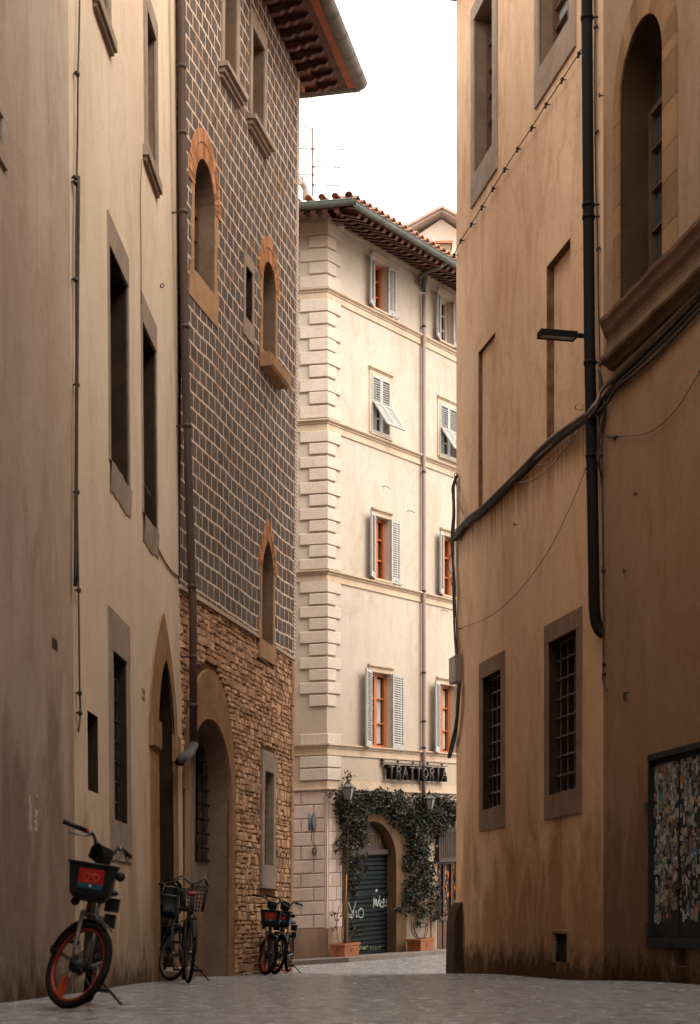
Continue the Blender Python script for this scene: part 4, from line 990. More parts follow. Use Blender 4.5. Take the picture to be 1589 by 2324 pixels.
body(RW,us,uc2,GB,rtop,-.5,20,hr,M['plR'],M['tile'])
for r,nm in ((B1,0),(B2,1)):
    b=MB(); b.box(RW,r[0]-.02,r[1]+.02,r[2]-.02,r[3]+.02,-.2,-.11+.05*nm); o=b.build('blind_panel',M['plR'],hr)
    b=MB(); d=.1105-.05*nm; b.rim(RW,rect(r),-d,-.001); b.build('panel_edge',simple('rust_stained_edge%d'%nm,(.10,.045,.018),(.20,.11,.06),5,.95,bump=.6),o)
for r in (R1,R2):
    w=surround(RW,r,grow(r,.24,.17,.48,.25),-.02,.028,M['stoneG'],hr,'window'); lining(RW,rect(r),-.34,-.001,M['stoneR'],w); pane(RW,r,-.28,M['glassB'],w); casement(RW,r,-.28,w,M['frameD'],2,6,.06,.08,.035)
for r in (L1,L2):
    w=surround(RW,r,grow(r,.21,.17,.33,.26),-.02,.018,M['stoneR'],hr,'barred_window'); lining(RW,rect(r),-.42,-.001,M['deep'],w); pane(RW,r,-.40,M['dark'],w)
    grille(RW,r,-.13,w,M['ironL'],4,8,.011,.015,.0)
mb=MB(); mb.box(RW,VG[0]-.03,VG[1]+.03,VG[2]-.03,VG[3]+.03,-.2,-.15); 
for k in range(9):
    v=VG[2]+(VG[3]-VG[2])*(k+.1)/9; mb.quad(RW,[(VG[0],v,-.02),(VG[1],v,-.02),(VG[1],v+.05,-.08),(VG[0],v+.05,-.08)])
vgo=mb.build('vent_grille',M['iron'],hr)
mb=MB(); mb.box(RW,VG[0]-.05,VG[1]+.05,VG[3],VG[3]+.05,-.02,.02,.01); mb.box(RW,VG[1],VG[1]+.05,VG[2],VG[3],-.02,.02,.01); mb.box(RW,VG[0]-.05,VG[0],VG[2],VG[3],-.02,.02,.01); mb.build('vent_frame',M['stoneR'],vgo)
# chamfered guard stone at the corner
mb=MB(); a0=RW.uv(1050,2150)[0]; z1=RW.uv(1040,2050)[1]; g0=ground(2,27)-.2
F=RW; pr=[(-.02,g0),(.16,g0),(.14,z1-.35),(.10,z1-.12),(.03,z1),(-.02,z1+.02)]
for (n0,v0),(n1,v1) in zip(pr,pr[1:]): mb.quad(F,[(a0,v0,n0),(uc2+.12,v0,n0),(uc2+.12,v1,n1),(a0,v1,n1)])
for u in (a0,uc2+.12): mb.quad(F,[(u,v,n) for n,v in pr])
mb.build('corner_guard',simple('dirty_guard_stone',(.055,.035,.022),(.03,.02,.013),3,.9,bump=.7,bd=.03),hr)
mb=MB(); mb.box(RW,us,uc2+.5,rtop-.001,rtop+.08,-.5,.55); mb.build('eaves',M['woodE'],hr)
# neighbour with arched window and sticker-covered door
hn=thing('ochre_house','darker ochre plastered house at the right edge, stone arched window above a sticker covered door','house',tuple(RW(us-5,ground(4.5,14))))
off=.02
au0,au1=RW.uv(1511,500)[0],RW.uv(1412,500)[0]; at_=RW.uv(1469,35)[1]; asv=at_-(au1-au0)/2*1.05; abv=(RW.uv(1421,698)[1]+RW.uv(1511,616)[1])/2
AW=arch(au0,au1,abv,asv,at_,22)
sd0=RW.uv(1680,1900)[0]; sd1=RW.uv(1476,1900)[0]; sdv0=RW.uv(1500,2134)[1]; sdv1=RW.uv(1480,1719)[1]; SD=(sd0,sd1,sdv0,sdv1)
hole=RW.R(1529,1561,2148,2148,2192,2194)
print('N',au0,au1,at_,asv,abv,SD,hole)
nb0=-34
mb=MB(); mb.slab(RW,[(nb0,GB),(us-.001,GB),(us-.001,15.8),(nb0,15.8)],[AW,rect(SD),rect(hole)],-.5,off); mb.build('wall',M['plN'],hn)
body(RW,nb0,us-.002,GB,15.8,-.5,8,hn,M['plN'],M['tile'])
mb=MB(); ow=.34; n=22; random.seed(9)
OAr=arch(au0-.40,au1+.20,abv,asv,at_+.42,n)
for i in range(0,n,2):
    A_=[OAr[2+i],OAr[3+i],OAr[4+i]]; B_=[AW[4+i],AW[3+i],AW[2+i]]; mb.shade=random.random(); mb.slab(RW,A_+B_,[],0,off+.025)
v=abv
while v<asv:
    h=min(random.uniform(.35,.6),asv-v); mb.shade=random.random(); mb.box(RW,au0-.40,au0,v+.004,v+h-.004,0,off+.025); mb.shade=random.random(); mb.box(RW,au1,au1+.20,v+.004,v+h-.004,0,off+.025); v+=h
w=mb.build('arched_window',M['stoneArch'],hn); lining(RW,AW,-.5,off,simple('dark_reveal_stone',(.075,.042,.023),(.05,.028,.016),2,.9,bump=.3),w)
mb=MB(); mb.plate(RW,[AW],-.42); mb.build('pane',M['glass'],w); casement(RW,(au0,au1,abv,asv),-.42,w,M['frameD'],2,5,.07,.07,.03)
# heavy moulded ledge under it
lt=RW.uv(1394,728)[1]; lb=RW.uv(1392,846)[1]; uu1=RW.uv(1396,780)[0]; hL=lt-lb; print('ledge',lt,lb)
pr=[(0,0),(.06,.0),(.10,.06),(.20,.12),(.215,.17),(.19,.27),(.12,.38),(.10,.50),(.11,.60),(.16,.70),(.18,.80),(.22,.90),(.22,.98),(0,1)]
mb=MB(); m=60; ue=RW.uv(1700,700)[0]-3
random.seed(2); jit=[random.uniform(-.012,.012) for _ in range(m+1)]
for (n0,v0),(n1,v1) in zip(pr,pr[1:]):
    for i in range(m):
        a=uu1+(ue-uu1)*i/m; b=uu1+(ue-uu1)*(i+1)/m; ja,jb=(jit[i] if n0>.05 else 0),(jit[i+1] if n0>.05 else 0); ka,kb=(jit[i] if n1>.05 else 0),(jit[i+1] if n1>.05 else 0)
        mb.quad(RW,[(a,lb+v0*hL,n0*.8+off+ja),(b,lb+v0*hL,n0*.8+off+jb),(b,lb+v1*hL,n1*.8+off+kb),(a,lb+v1*hL,n1*.8+off+ka)])
mb.quad(RW,[(uu1,lb+v*hL,n*.8+off) for n,v in pr])
mb.build('ledge',simple('dark_ledge_stone',(.13,.08,.05),(.085,.052,.033),2,.9,bump=.5,bd=.02),hn)
# sticker door
mb=MB(); mb.rim(RW,rect(SD),-.07,off); dm_=(sd0+sd1)/2; fr=.04
mb.box(RW,sd0,sd1,sdv1-fr,sdv1+.03,-.1,off+.02); mb.box(RW,sd1-fr,sd1,sdv0,sdv1-fr,-.1,off+.012); mb.box(RW,sd0-.02,sd0+fr,sdv0,sdv1-fr,-.1,off+.02); mb.box(RW,sd0,sd1,sdv0-.08,sdv0+.03,-.1,off+.03)
M['dsteel']=simple('dark_steel_door',(.018,.02,.021),(.012,.013,.014),5,.65,bump=.1,spec=.12)
sdo=mb.build('utility_door',M['dsteel'],hn); sdo['label']='steel double utility door covered with torn stickers'
jx=RW.uv(1537,1900)[0]
cols=[(.55,.52,.47),(.48,.45,.41),(.35,.33,.30),(.30,.28,.25),(.42,.10,.07),(.55,.16,.05),(.10,.24,.36),(.5,.36,.10),(.12,.12,.12),(.07,.065,.06),(.22,.14,.09),(.62,.6,.56),(.16,.35,.10),(.35,.2,.28),(.4,.38,.33),(.25,.22,.2)]
smats=[simple('sticker_paper%d'%i,tuple(x*.66 for x in c),tuple(x*.34 for x in c),22,.75,bump=.05) for i,c in enumerate(cols)]
random.seed(17)
for li,(a,b) in enumerate(((jx+.012,sd1-fr),(sd0+fr,jx-.012))):
    mb=MB(); mb.box(RW,a,b,sdv0+.03,sdv1-fr,-.06,-.03); leaf=mb.build('door_leaf',M['dsteel'],sdo)
    mb=MB(); N_=int(250*(b-a)/.4)
    for k in range(min(N_,620)):
        w=random.choice((.035,.05,.075,.11,.07,.045)); h=random.choice((.05,.07,.10,.13,.06)); t=random.gauss(0,.15)
        cu=random.uniform(a+w/2,b-w/2); top_=sdv1-fr-.06; cv=sdv0+.22+(top_-sdv0-.22)*random.random()**.8
        if cv>top_-h/2: cv=top_-h/2
        mb.cur=random.choices(range(len(cols)),weights=[4,4,4,4,1.5,1,1,1,4,4,3,2.5,.5,.6,3,3])[0]; n=-.029+k*.000012
        c,s=math.cos(t),math.sin(t); kk_=random.choice((4,4,4,8,5)); L=[]
        if kk_==4: L=[(-w/2,-h/2),(w/2,-h/2),(w/2,h/2),(-w/2,h/2)]
        elif kk_==5: L=[(-w/2,-h/2),(w/2,-h/2),(w/2,h*.2),(w*.1,h/2),(-w/2,h/2*.8)]
        else: L=[(w/2*math.cos(6.283*i/8),w/2*math.sin(6.283*i/8)) for i in range(8)]
        mb.quad(RW,[(cu+x*c-y*s,cv+x*s+y*c,n) for x,y in L])
        if random.random()<.45:
            mb.cur=random.choice((8,9,0,4,3)); mb.quad(RW,[(cu+x*.5*c-y*.25*s,cv+x*.5*s+y*.25*c,n+.000006) for x,y in L[:4]])
    st_=mb.build('stickers',smats,leaf)
mb=MB(); hv1=RW.uv(1537,2012)[1]; mb.box(RW,jx-.12,jx+.1,hv1-.03,hv1+.03,-.03,.03); mb.box(RW,jx-.03,jx+.03,hv1-.06,hv1+.06,-.03,.02); mb.build('latch',M['iron'],sdo)
for y in (1835,2110): vv=RW.uv(1478,y)[1]; mb=MB(); mb.box(RW,sd1-.02,sd1+.05,vv-.07,vv+.07,off,off+.035); mb.build('hinge',M['iron'],sdo)
mb=MB(); mb.rim(RW,rect(hole),-.4,off); ho=mb.build('cellar_opening',M['stoneR'],hn); pane(RW,hole,-.38,M['dark'],ho,'dark_panel')
# black rainwater pipe with bend, between the two houses
pp=[RW.uv(x,y,.13) for x,y in ((1331,-60),(1332,0),(1335,400),(1338,760),(1345,1130),(1349,1380))]
P3=[RW(u,v,.13) for u,v in pp]; P3+=[RW(*RW.uv(1353,1412,.10),.10),RW(*RW.uv(1361,1430,.06),.06),RW(*RW.uv(1371,1439,.01),.01)]
bp=thing('rainwater_pipe','thick black rainwater pipe down the peach wall, bending into the plaster','pipe',tuple(P3[5]))
mb=MB(); mb.tube(P3[:6]+spline(P3[5:],5)[1:],.073,18); mb.build('pipe',M['black'],bp)
for y in (45,470,497,828,1040):
    for a,b in zip(P3,P3[1:6]):
        ya=HY-(a.z-CAMZ)*F_PX/a.y; yb=HY-(b.z-CAMZ)*F_PX/b.y
        if ya<=y<=yb: mb=MB(); c=a.lerp(b,(y-ya)/(yb-ya)); mb.lathe(c,(0,0,1),[(.073,0),(.083,0),(.083,.05),(.073,.05)],18); mb.tube([c+Vector((0,0,.02)),c-RW.N*.13-RW.U*.06+Vector((0,0,.02))],.012,6); mb.build('pipe_collar',M['black'],bp)
# LED flood lamp on a short arm
lu,lv=RW.uv(1322,762,.13); lz=lv
fl=thing('wall_floodlight','flat black floodlight projecting from the black rainwater pipe','lamp',tuple(RW(lu,lv,.2)))
mb=MB(); L0,L1_=.20,.70
mb.box(RW,lu-.02,lu+.16,lz-.0,lz+.05,L0,L1_); mb.box(RW,lu-.02,lu+.16,lz-.03,lz,L0,L0+.02); mb.box(RW,lu-.02,lu+.16,lz-.03,lz,L1_-.02,L1_); mb.box(RW,lu-.02,lu,lz-.03,lz,L0+.02,L1_-.02); mb.box(RW,lu+.14,lu+.16,lz-.03,lz,L0+.02,L1_-.02)
mb.box(RW,lu+.03,lu+.10,lz+.005,lz+.045,.05,L0); mb.build('housing',M['black'],fl)
mb=MB(); mb.box(RW,lu,lu+.14,lz-.02,lz-.001,L0+.02,L1_-.02); mb.build('lens',glass('lamp_lens',(.22,.21,.2),.3,.5),fl)
# ---------------- cables on the right wall
random.seed(31)
cab=[(1589,668),(1500,760),(1420,838),(1372,888),(1345,935),(1322,950),(1250,1002),(1180,1072),(1100,1150),(1060,1182),(1034,1216)]
cb=thing('cable_bundle','thick sagging bundle of old cables along the peach wall up to its far corner','cables',tuple(px(RW,[(1180,1072)],.05)[0]))
def run(pts,n,r,jx,jy,name='cable',mat='cab',nn=.02,k=6,seg=6):
    P=[]; 
    for i,(x,y) in enumerate(pts):
        m=n+random.uniform(-nn,nn)+(.1 if 1318<x<1360 else 0); P.append(RW(*RW.uv(x+random.uniform(-jx,jx),y+random.uniform(-jy,jy),m),m))
    mb=MB(); mb.tube(spline(P,k),r,seg); return mb.build(name,M[mat],cb)
M['cab']=simple('dusty_cable',(.05,.032,.024),(.025,.017,.013),12,.7,bump=.3,bd=.004); M['cabL']=simple('pale_cable',(.30,.22,.17),(.2,.14,.1),9,.7,bump=.2)
for i in range(9):
    P=[(x,y+random.uniform(-9,9)) for x,y in cab]; run([(x+(1589-x)*0,y) for x,y in P],.06,.022,2,6,mat='cab' if i%4 else 'cabL')
run(cab,.05,.05,0,0,seg=8)
run([(x,y+8) for x,y in cab[4:]],.05,.045,0,1,seg=8)
run([(1589,700),(1500,795),(1440,850),(1400,880),(1380,915),(1350,942)],.06,.022,1,3); run([(1589,690),(1480,800),(1405,868),(1372,905),(1360,945)],.06,.02,1,3)
run([(1310,962),(1275,1030),(1220,1085),(1165,1097)],.05,.008,1,1,mat='cabL'); run([(1330,955),(1290,1010),(1245,1050),(1216,1056)],.05,.008,1,1,mat='cabL')
for i in range(4): run([(1360,840),(1372+random.uniform(-6,6),920),(1362+random.uniform(-5,5),985),(1358,1040),(1366,1080)],.05,.010,3,4)
run([(1322,930),(1308,928),(1306,922),(1312,918),(1324,921)],.06,.008,0,0,mat='cabL')
# corner bundle of hanging cables
cc_=thing('cable_bundle','tangled cables hanging down the outer corner of the peach house','cables',tuple(px(RW,[(1034,1400)],.05)[0]))
cb=cc_
for i in range(6):
    run([(1036,1080),(1029,1110),(1030,1160),(1027,1230),(1030,1330),(1033,1420),(1037,1495)],.06,.013,3,4,mat='cab')
run([(1035,1090),(1042,1120),(1050,1160),(1060,1182)],.05,.014,1,1,mat='cabL'); run([(1035,1095),(1046,1140),(1056,1172),(1064,1184)],.05,.012,1,1,mat='cabL')
run([(1030,1250),(1019,1270),(1017,1290),(1026,1302),(1031,1290)],.08,.009,1,1); run([(1030,1300),(1023,1315),(1028,1330),(1033,1322)],.08,.008,1,1)
for i in range(5): run([(1043,1552),(1040,1600),(1038,1640),(1030,1680),(1020,1716)],.06,.014,3,3)
run([(1041,1560),(1036,1640),(1024,1695),(1019,1720)],.07,.03,0,0,seg=8)
mb=MB(); mb.torus(px(RW,[(1035,1078)],.04)[0],RW.U,.03,.008,14,6); mb.torus(px(RW,[(1061,1180)],.04)[0],RW.U,.03,.008,14,6); mb.build('hook',M['iron'],cb)
bx=RW.R(1030,1050,1492,1492,1552,1552); jb=thing('junction_box','pinkish grey junction box on the corner of the peach house','box',tuple(RW(bx[0],bx[2],.05)))
mb=MB(); mb.chbox(RW,bx[0]-.0,bx[0]+.42,bx[2],bx[3],.0,.13,.015); mb.build('casing',simple('box_paint',(.24,.17,.14),(.2,.14,.115),4,.6,bump=.1),jb)
mb=MB(); mb.box(RW,bx[0]-.0,bx[0]+.425,bx[3]-.03,bx[3]-.02,.0,.133); mb.box(RW,bx[0]+.1,bx[0]+.13,bx[2]+.05,bx[2]+.09,.13,.14); mb.build('lid_seam',M['stoneR'],jb)
# string of small lamps/insulators across the wall
ks=[(1314,121),(1276,180),(1240,236),(1207,289),(1175,337),(1146,383),(1119,427),(1094,469),(1070,508),(1046,545),(1031,578)]
kw=thing('insulator_wire','diagonal wire with eleven small black insulators under the upper windows of the peach house','wire',tuple(px(RW,[ks[5]],.04)[0]))
P=px(RW,[(1326,104)]+ks,.06); mb=MB(); mb.tube(P,.008,5); mb.build('wire',M['cab'],kw)
for p in P[1:]:
    mb=MB(); mb.tube([p-RW.N*.06,p],.009,5); mb.ball(p,.028,8,(1,1,1.1)); mb.ball(p+RW.U*.03+Vector((0,0,-.03)),.021,6); mb.build('insulator',M['iron'],kw)
# vertical thin wire on the right wall
vw=thing('wall_wire','thin black wire with clips running down the wall just right of the black pipe','wire',tuple(px(RW,[(1366,1200)],.04)[0]))
pts=[(1350,-20),(1351,60),(1350,180),(1352,400),(1356,520),(1359,690),(1362,830),(1366,1000),(1369,1270),(1370,1440),(1369,1480),(1370,1505),(1368,1545),(1378,1568)]
mb=MB(); mb.tube(spline(px(RW,pts,.04),3),.009,6); mb.tube(spline(px(RW,[(1362,830),(1360,1000),(1365,1100)],.05),3),.008,5); mb.build('wire',M['cab'],vw)
for (x,y) in ((1351,62),(1353,300),(1357,565),(1362,828),(1369,1296),(1370,1508),(1370,1530)):
    mb=MB(); p=px(RW,[(x,y)],.04)[0]; mb.ball(p,.025,6,(1,1,1.3)); mb.tube([p-RW.N*.04,p-RW.U*.06],.009,5); mb.build('clip',M['iron'],vw)
# slack thin wires
def slack(pts,label,n=.05,r=.005):
    P=px(RW,pts,n); t=thing('slack_wire',label,'wire',tuple(P[0])); mb=MB(); mb.tube(spline(P,8),r,5); mb.build('wire',M['cab'],t); 
    for p in (P[0],P[-1]): mb=MB(); mb.ball(p,.018,6); mb.tube([p,p-RW.N*n],.008,5); mb.build('anchor',M['iron'],t)
slack([(1330,1064),(1290,1160),(1240,1258),(1170,1350),(1110,1400),(1043,1427)],'thin wire sagging across the peach wall from the black pipe to the far corner')
slack([(1400,991),(1470,982),(1530,935),(1589,843)],'thin wire sagging on the ochre wall below the ledge')
# wall rings and bracket
rg=[(1167,1190,'under the cable bundle, left of the black pipe'),(1442,1121,'on the ochre wall, upper one right of the black pipe'),(1416,1296,'on the ochre wall, lower one right of the black pipe'),(1361,216,'right beside the upper part of the black pipe')]
for x,y,l in rg:
    p=px(RW,[(x,y)],.05)[0]; t=thing('wall_ring','small rusty iron ring '+l,'ring',tuple(p)); mb=MB(); mb.torus(p,RW.U+RW.N,.022,.006,14,6); mb.build('ring',M['iron'],t); mb=MB(); mb.tube([p-RW.N*.05,p-RW.N*.01],.008,6); mb.build('spike',M['iron'],t)
p=px(RW,[(1420,1572)],.05)[0]; t=thing('wall_bracket','small black iron bracket on the ochre wall left above the sticker door','bracket',tuple(p)); mb=MB(); mb.tube([p-RW.N*.05,p+RW.N*.03],.012,6); mb.build('arm',M['iron'],t); mb=MB(); mb.box(RW,RW.uv(1420,1572,.05)[0]-.015,RW.uv(1420,1572,.05)[0]+.015,p.z-.1,p.z,.05,.08); mb.build('plate',M['iron'],t)
p=px(RW,[(1395,993)],.04)[0]; t=thing('wall_bracket','iron bracket where two thin wires meet right of the black pipe','bracket',tuple(p)); mb=MB(); mb.ball(p,.03,8); mb.build('knob',M['iron'],t); mb=MB(); mb.tube([p,px(RW,[(1377,990)],.04)[0]],.009,5); mb.build('rod',M['iron'],t)
# ---------------- wires on the left houses
lw=thing('wall_wire','black wire with clips running down the beige house near its left end','wire',tuple(px(LB,[(176,1200)],.04)[0]))
pts=[(181,-20),(179,100),(177,165),(176,300),(174,420),(172,640),(174,880),(175,1140),(178,1330),(180,1500),(181,1572),(182,1600),(182,1625),(178,1660)]
mb=MB(); mb.tube(spline(px(LB,pts,.04),3),.010,6); mb.build('wire',M['cab'],lw); mb=MB(); mb.tube(spline(px(LB,[(178,400),(176,640),(174,900),(173,1140),(171,1330)],.05),4),.019,6); mb.build('wire',M['cab'],lw)
for (x,y) in ((176,168),(172,404),(172,415),(172,635),(176,874),(176,1117),(179,1340),(181,1573),(182,1618)):
    mb=MB(); p=px(LB,[(x,y)],.04)[0]; mb.ball(p,.024,6,(1,1,1.2)); mb.tube([p-LB.N*.04,p-LB.U*.05],.009,5); mb.build('clip',M['iron'],lw)
lw2=thing('slack_wire','thin wire running down the beige house past its tall windows to the brown pipe','wire',tuple(px(LB,[(319,600)],.02)[0]))
mb=MB(); mb.tube(spline(px(LB,[(322,360),(319,440),(320,560),(321,690)],.012),4),.006,5); mb.build('wire',M['stoneR'],lw2); mb=MB(); mb.tube(spline(px(LB,[(357,1243),(375,1275),(392,1298),(413,1313)],.012),5),.010,5); mb.build('wire',M['stoneR'],lw2)
tw_=thing('slack_wire','pale wire looping across the rough stone base of the tower','wire',tuple(px(TW,[(560,1480)],.07)[0]))
mb=MB(); mb.tube(spline(px(TW,[(452,1395),(490,1420),(545,1481),(560,1480),(590,1492),(625,1530),(650,1590)],.07),5),.005,5); mb.build('wire',M['cabL'],tw_); mb=MB(); mb.tube(spline(px(TW,[(628,1515),(650,1590),(680,1640),(690,1638),(664,1630)],.08)[:2],5),.005,5); mb.build('wire',M['cabL'],tw_)
# ============================================================ ROAD AND PAVEMENT
def road_mat():
    m,nt,b=new_mat('worn_paving'); g=G(nt); co=g.coord('Object')
    rot=g.n('ShaderNodeMapping'); nt.links.new(co,rot.inputs[0]); rot.inputs[2].default_value=(0,0,R_(38)); uv=rot.outputs[0]
    w=g.noise(g.scale(co,(.6,.6,0)),1,3); 
    t=g.n('ShaderNodeTexBrick'); nt.links.new(uv,t.inputs[0]); t.inputs['Scale'].default_value=1; t.inputs['Brick Width'].default_value=.7; t.inputs['Row Height'].default_value=.36; t.inputs['Mortar Size'].default_value=.02; t.inputs['Mortar Smooth'].default_value=.5
    t.inputs['Color1'].default_value=(.40,.385,.378,1); t.inputs['Color2'].default_value=(.30,.288,.282,1); t.inputs['Mortar'].default_value=(.05,.042,.038,1)
    n1=g.noise(co,.9,6,.6,.4); n2=g.noise(co,16,6,.7); n3=g.noise(co,60,4,.7); n4=g.noise(g.scale(co,(3,1,1)),2.2,5,.65)
    col=g.mix(g.ramp(n1,.35,.65),t.outputs[0],(.33,.315,.308)); col=g.mix(g.math('MULTIPLY',g.ramp(n2,.42,.70),.6),col,(.36,.345,.338)); col=g.mix(g.math('MULTIPLY',g.ramp(n3,.5,.72),.6),col,(.05,.045,.043)); n6=g.noise(g.scale(co,(1,.35,1)),9,5,.7); col=g.mix(g.math('MULTIPLY',g.ramp(n6,.5,.60),.62),col,(.075,.068,.065)); col=g.mix(g.math('MULTIPLY',g.ramp(n6,.50,.30),.12),col,(.38,.36,.352))
    nt.links.new(col,b.inputs['Base Color'])
    nt.links.new(g.math('MULTIPLY_ADD',g.ramp(n4,.35,.7),.20,.12),b.inputs['Roughness']); b.inputs['Specular IOR Level'].default_value=1.0
    h=g.math('ADD',g.math('MULTIPLY',n2,1.0),g.math('MULTIPLY',n3,.9)); h=g.math('ADD',h,g.math('MULTIPLY',t.outputs['Fac'],-1.4)); h=g.math('ADD',h,g.math('MULTIPLY',n4,1.2)); n5=g.noise(co,5.5,4,.6,.5); h=g.math('ADD',h,g.math('MULTIPLY',n5,2.2))
    nt.links.new(g.bump(h,.9,.045),b.inputs['Normal']); return m
M['road']=road_mat()
mb=MB()
xs=[-90,-60,-40,-25]+[ -14+i for i in range(29)]+[25,40,60,90]; ys=[-50,-30,-15]+[-8+.5*i for i in range(112)]+[52,60,80,120,200]
random.seed(1)
idx={}
vs=[]
for j,y in enumerate(ys):
    for i,x in enumerate(xs):
        z=ground(x,y)+.03*(mnoise.noise(Vector((x*.35,y*.3,0)))) ; vs.append((x,y,z))
n=len(xs); mb.add(vs,[(j*n+i,j*n+i+1,(j+1)*n+i+1,(j+1)*n+i) for j in range(len(ys)-1) for i in range(n-1)],None,True)
rd=mb.build('road',M['road']); rd['kind']='structure'; rd['label']='grey worn paving of the alley'
# pavement with kerb in front of the cream building
mb=MB(); kk=math.tan((math.pi-math.acos(CR.Uh.dot(CLf.Uh)))/2); PW=1.0
for W,L in ((CR,15),(CLf,8)):
    N_=20
    for i in range(N_):
        def PT(t,n,dz):
            u=-n*kk+(L+n*kk)*t; p=W(u,0,n); return Vector((p.x,p.y,ground(p.x,p.y)+dz))
        a,b=i/N_,(i+1)/N_
        mb.add([PT(a,-.05,.14),PT(b,-.05,.14),PT(b,PW-.02,.115),PT(a,PW-.02,.115)],[(0,1,2,3)]); mb.add([PT(a,PW-.02,.115),PT(b,PW-.02,.115),PT(b,PW,.10),PT(a,PW,.10)],[(0,1,2,3)])
        mb.add([PT(a,PW,.10),PT(b,PW,.10),PT(b,PW+.02,-.1),PT(a,PW+.02,-.1)],[(0,1,2,3)])
pvm=mb.build('pavement',simple('pavement_stone',(.17,.135,.112),(.12,.093,.078),1.2,.75,bump=.35,bd=.02)); pvm['kind']='structure'; pvm['label']='narrow stone pavement with kerb along the cream building'
def pz(p): return ground(p.x,p.y)+.125
# ============================================================ PLANTERS, IVY, LANTERNS, ROAD SIGN
def ivy_mat():
    m,nt,b=new_mat('ivy_leaf'); g=G(nt); a=g.n('ShaderNodeAttribute',attribute_name='tone'); 
    r=g.n('ShaderNodeValToRGB'); nt.links.new(a.outputs['Fac'],r.inputs[0]); e=r.color_ramp.elements; e[0].color=(.008,.010,.006,1); e[1].color=(.085,.09,.065,1)
    for p,c in ((.35,(.015,.020,.012)),(.7,(.032,.040,.024)),(.93,(.065,.055,.032))): x=e.new(p); x.color=(*c,1)
    nt.links.new(r.outputs[0],b.inputs['Base Color']); b.inputs['Roughness'].default_value=.48; b.inputs['Specular IOR Level'].default_value=.28; return m
M['ivy']=ivy_mat(); M['stem']=simple('woody_stem',(.10,.06,.035),(.06,.038,.024),10,.9,bump=.4)
M['pot']=simple('terracotta_pot',(.33,.115,.048),(.25,.085,.037),7,.8,bump=.2)
def planter(xc,label):
    q=CR.uv(xc,2160,.42)[0]; c=CR(q,0,.42); z=pz(c); t=thing('planter',label,'planter',(c.x,c.y,z),'terracotta planters')
    w,d,h=.31,.20,.31; F=frame((c.x,c.y,z),CR.U,(0,0,1),CR.N); mb=MB()
    prof=[(.90,0),(.93,.02)]
    nr=9
    for i in range(nr):
        a=.03+(h-.09)*i/nr; b=a+(h-.09)/nr; s0=.92+.06*a/h; prof+=[(s0,a+.004),(s0+.012,a+.01),(s0+.012,b-.006),(s0,b)]
    prof+=[(1.03,h-.055),(1.05,h-.05),(1.05,h),(.92,h),(.90,h-.05)]
    for (s0,z0),(s1,z1) in zip(prof,prof[1:]):
        P=[(-w,-d),(w,-d),(w,d),(-w,d)]
        for i in range(4):
            a,b=P[i],P[(i+1)%4]; mb.quad(F,[(a[0]*s0,z0,a[1]*s0),(b[0]*s0,z0,b[1]*s0),(b[0]*s1,z1,b[1]*s1),(a[0]*s1,z1,a[1]*s1)])
    mb.build('tub',M['pot'],t)
    mb=MB(); mb.quad(F,[(-w*.9,h-.05,-d*.9),(w*.9,h-.05,-d*.9),(w*.9,h-.05,d*.9),(-w*.9,h-.05,d*.9)]); mb.build('soil',M['dark'],t)
    mb=MB(); mb.torus(F(w*.0,h*.52,d*.985),CR.N,.045,.008,18,6); mb.lathe(F(0,h*.52,d*.97),CR.N,[(.045,0),(.0,.006)],16); mb.torus(F(-w*.985,h*.52,0),CR.U,.045,.008,18,6); mb.build('medallion',simple('dark_terracotta',(.25,.08,.035),(.2,.06,.03),7,.8),t)
    return F(0,h-.05,0)
pc1=planter(783,'terracotta planter left of the roller shutter, at the corner'); pc2=planter(954,'terracotta planter right of the roller shutter, by the shop door')
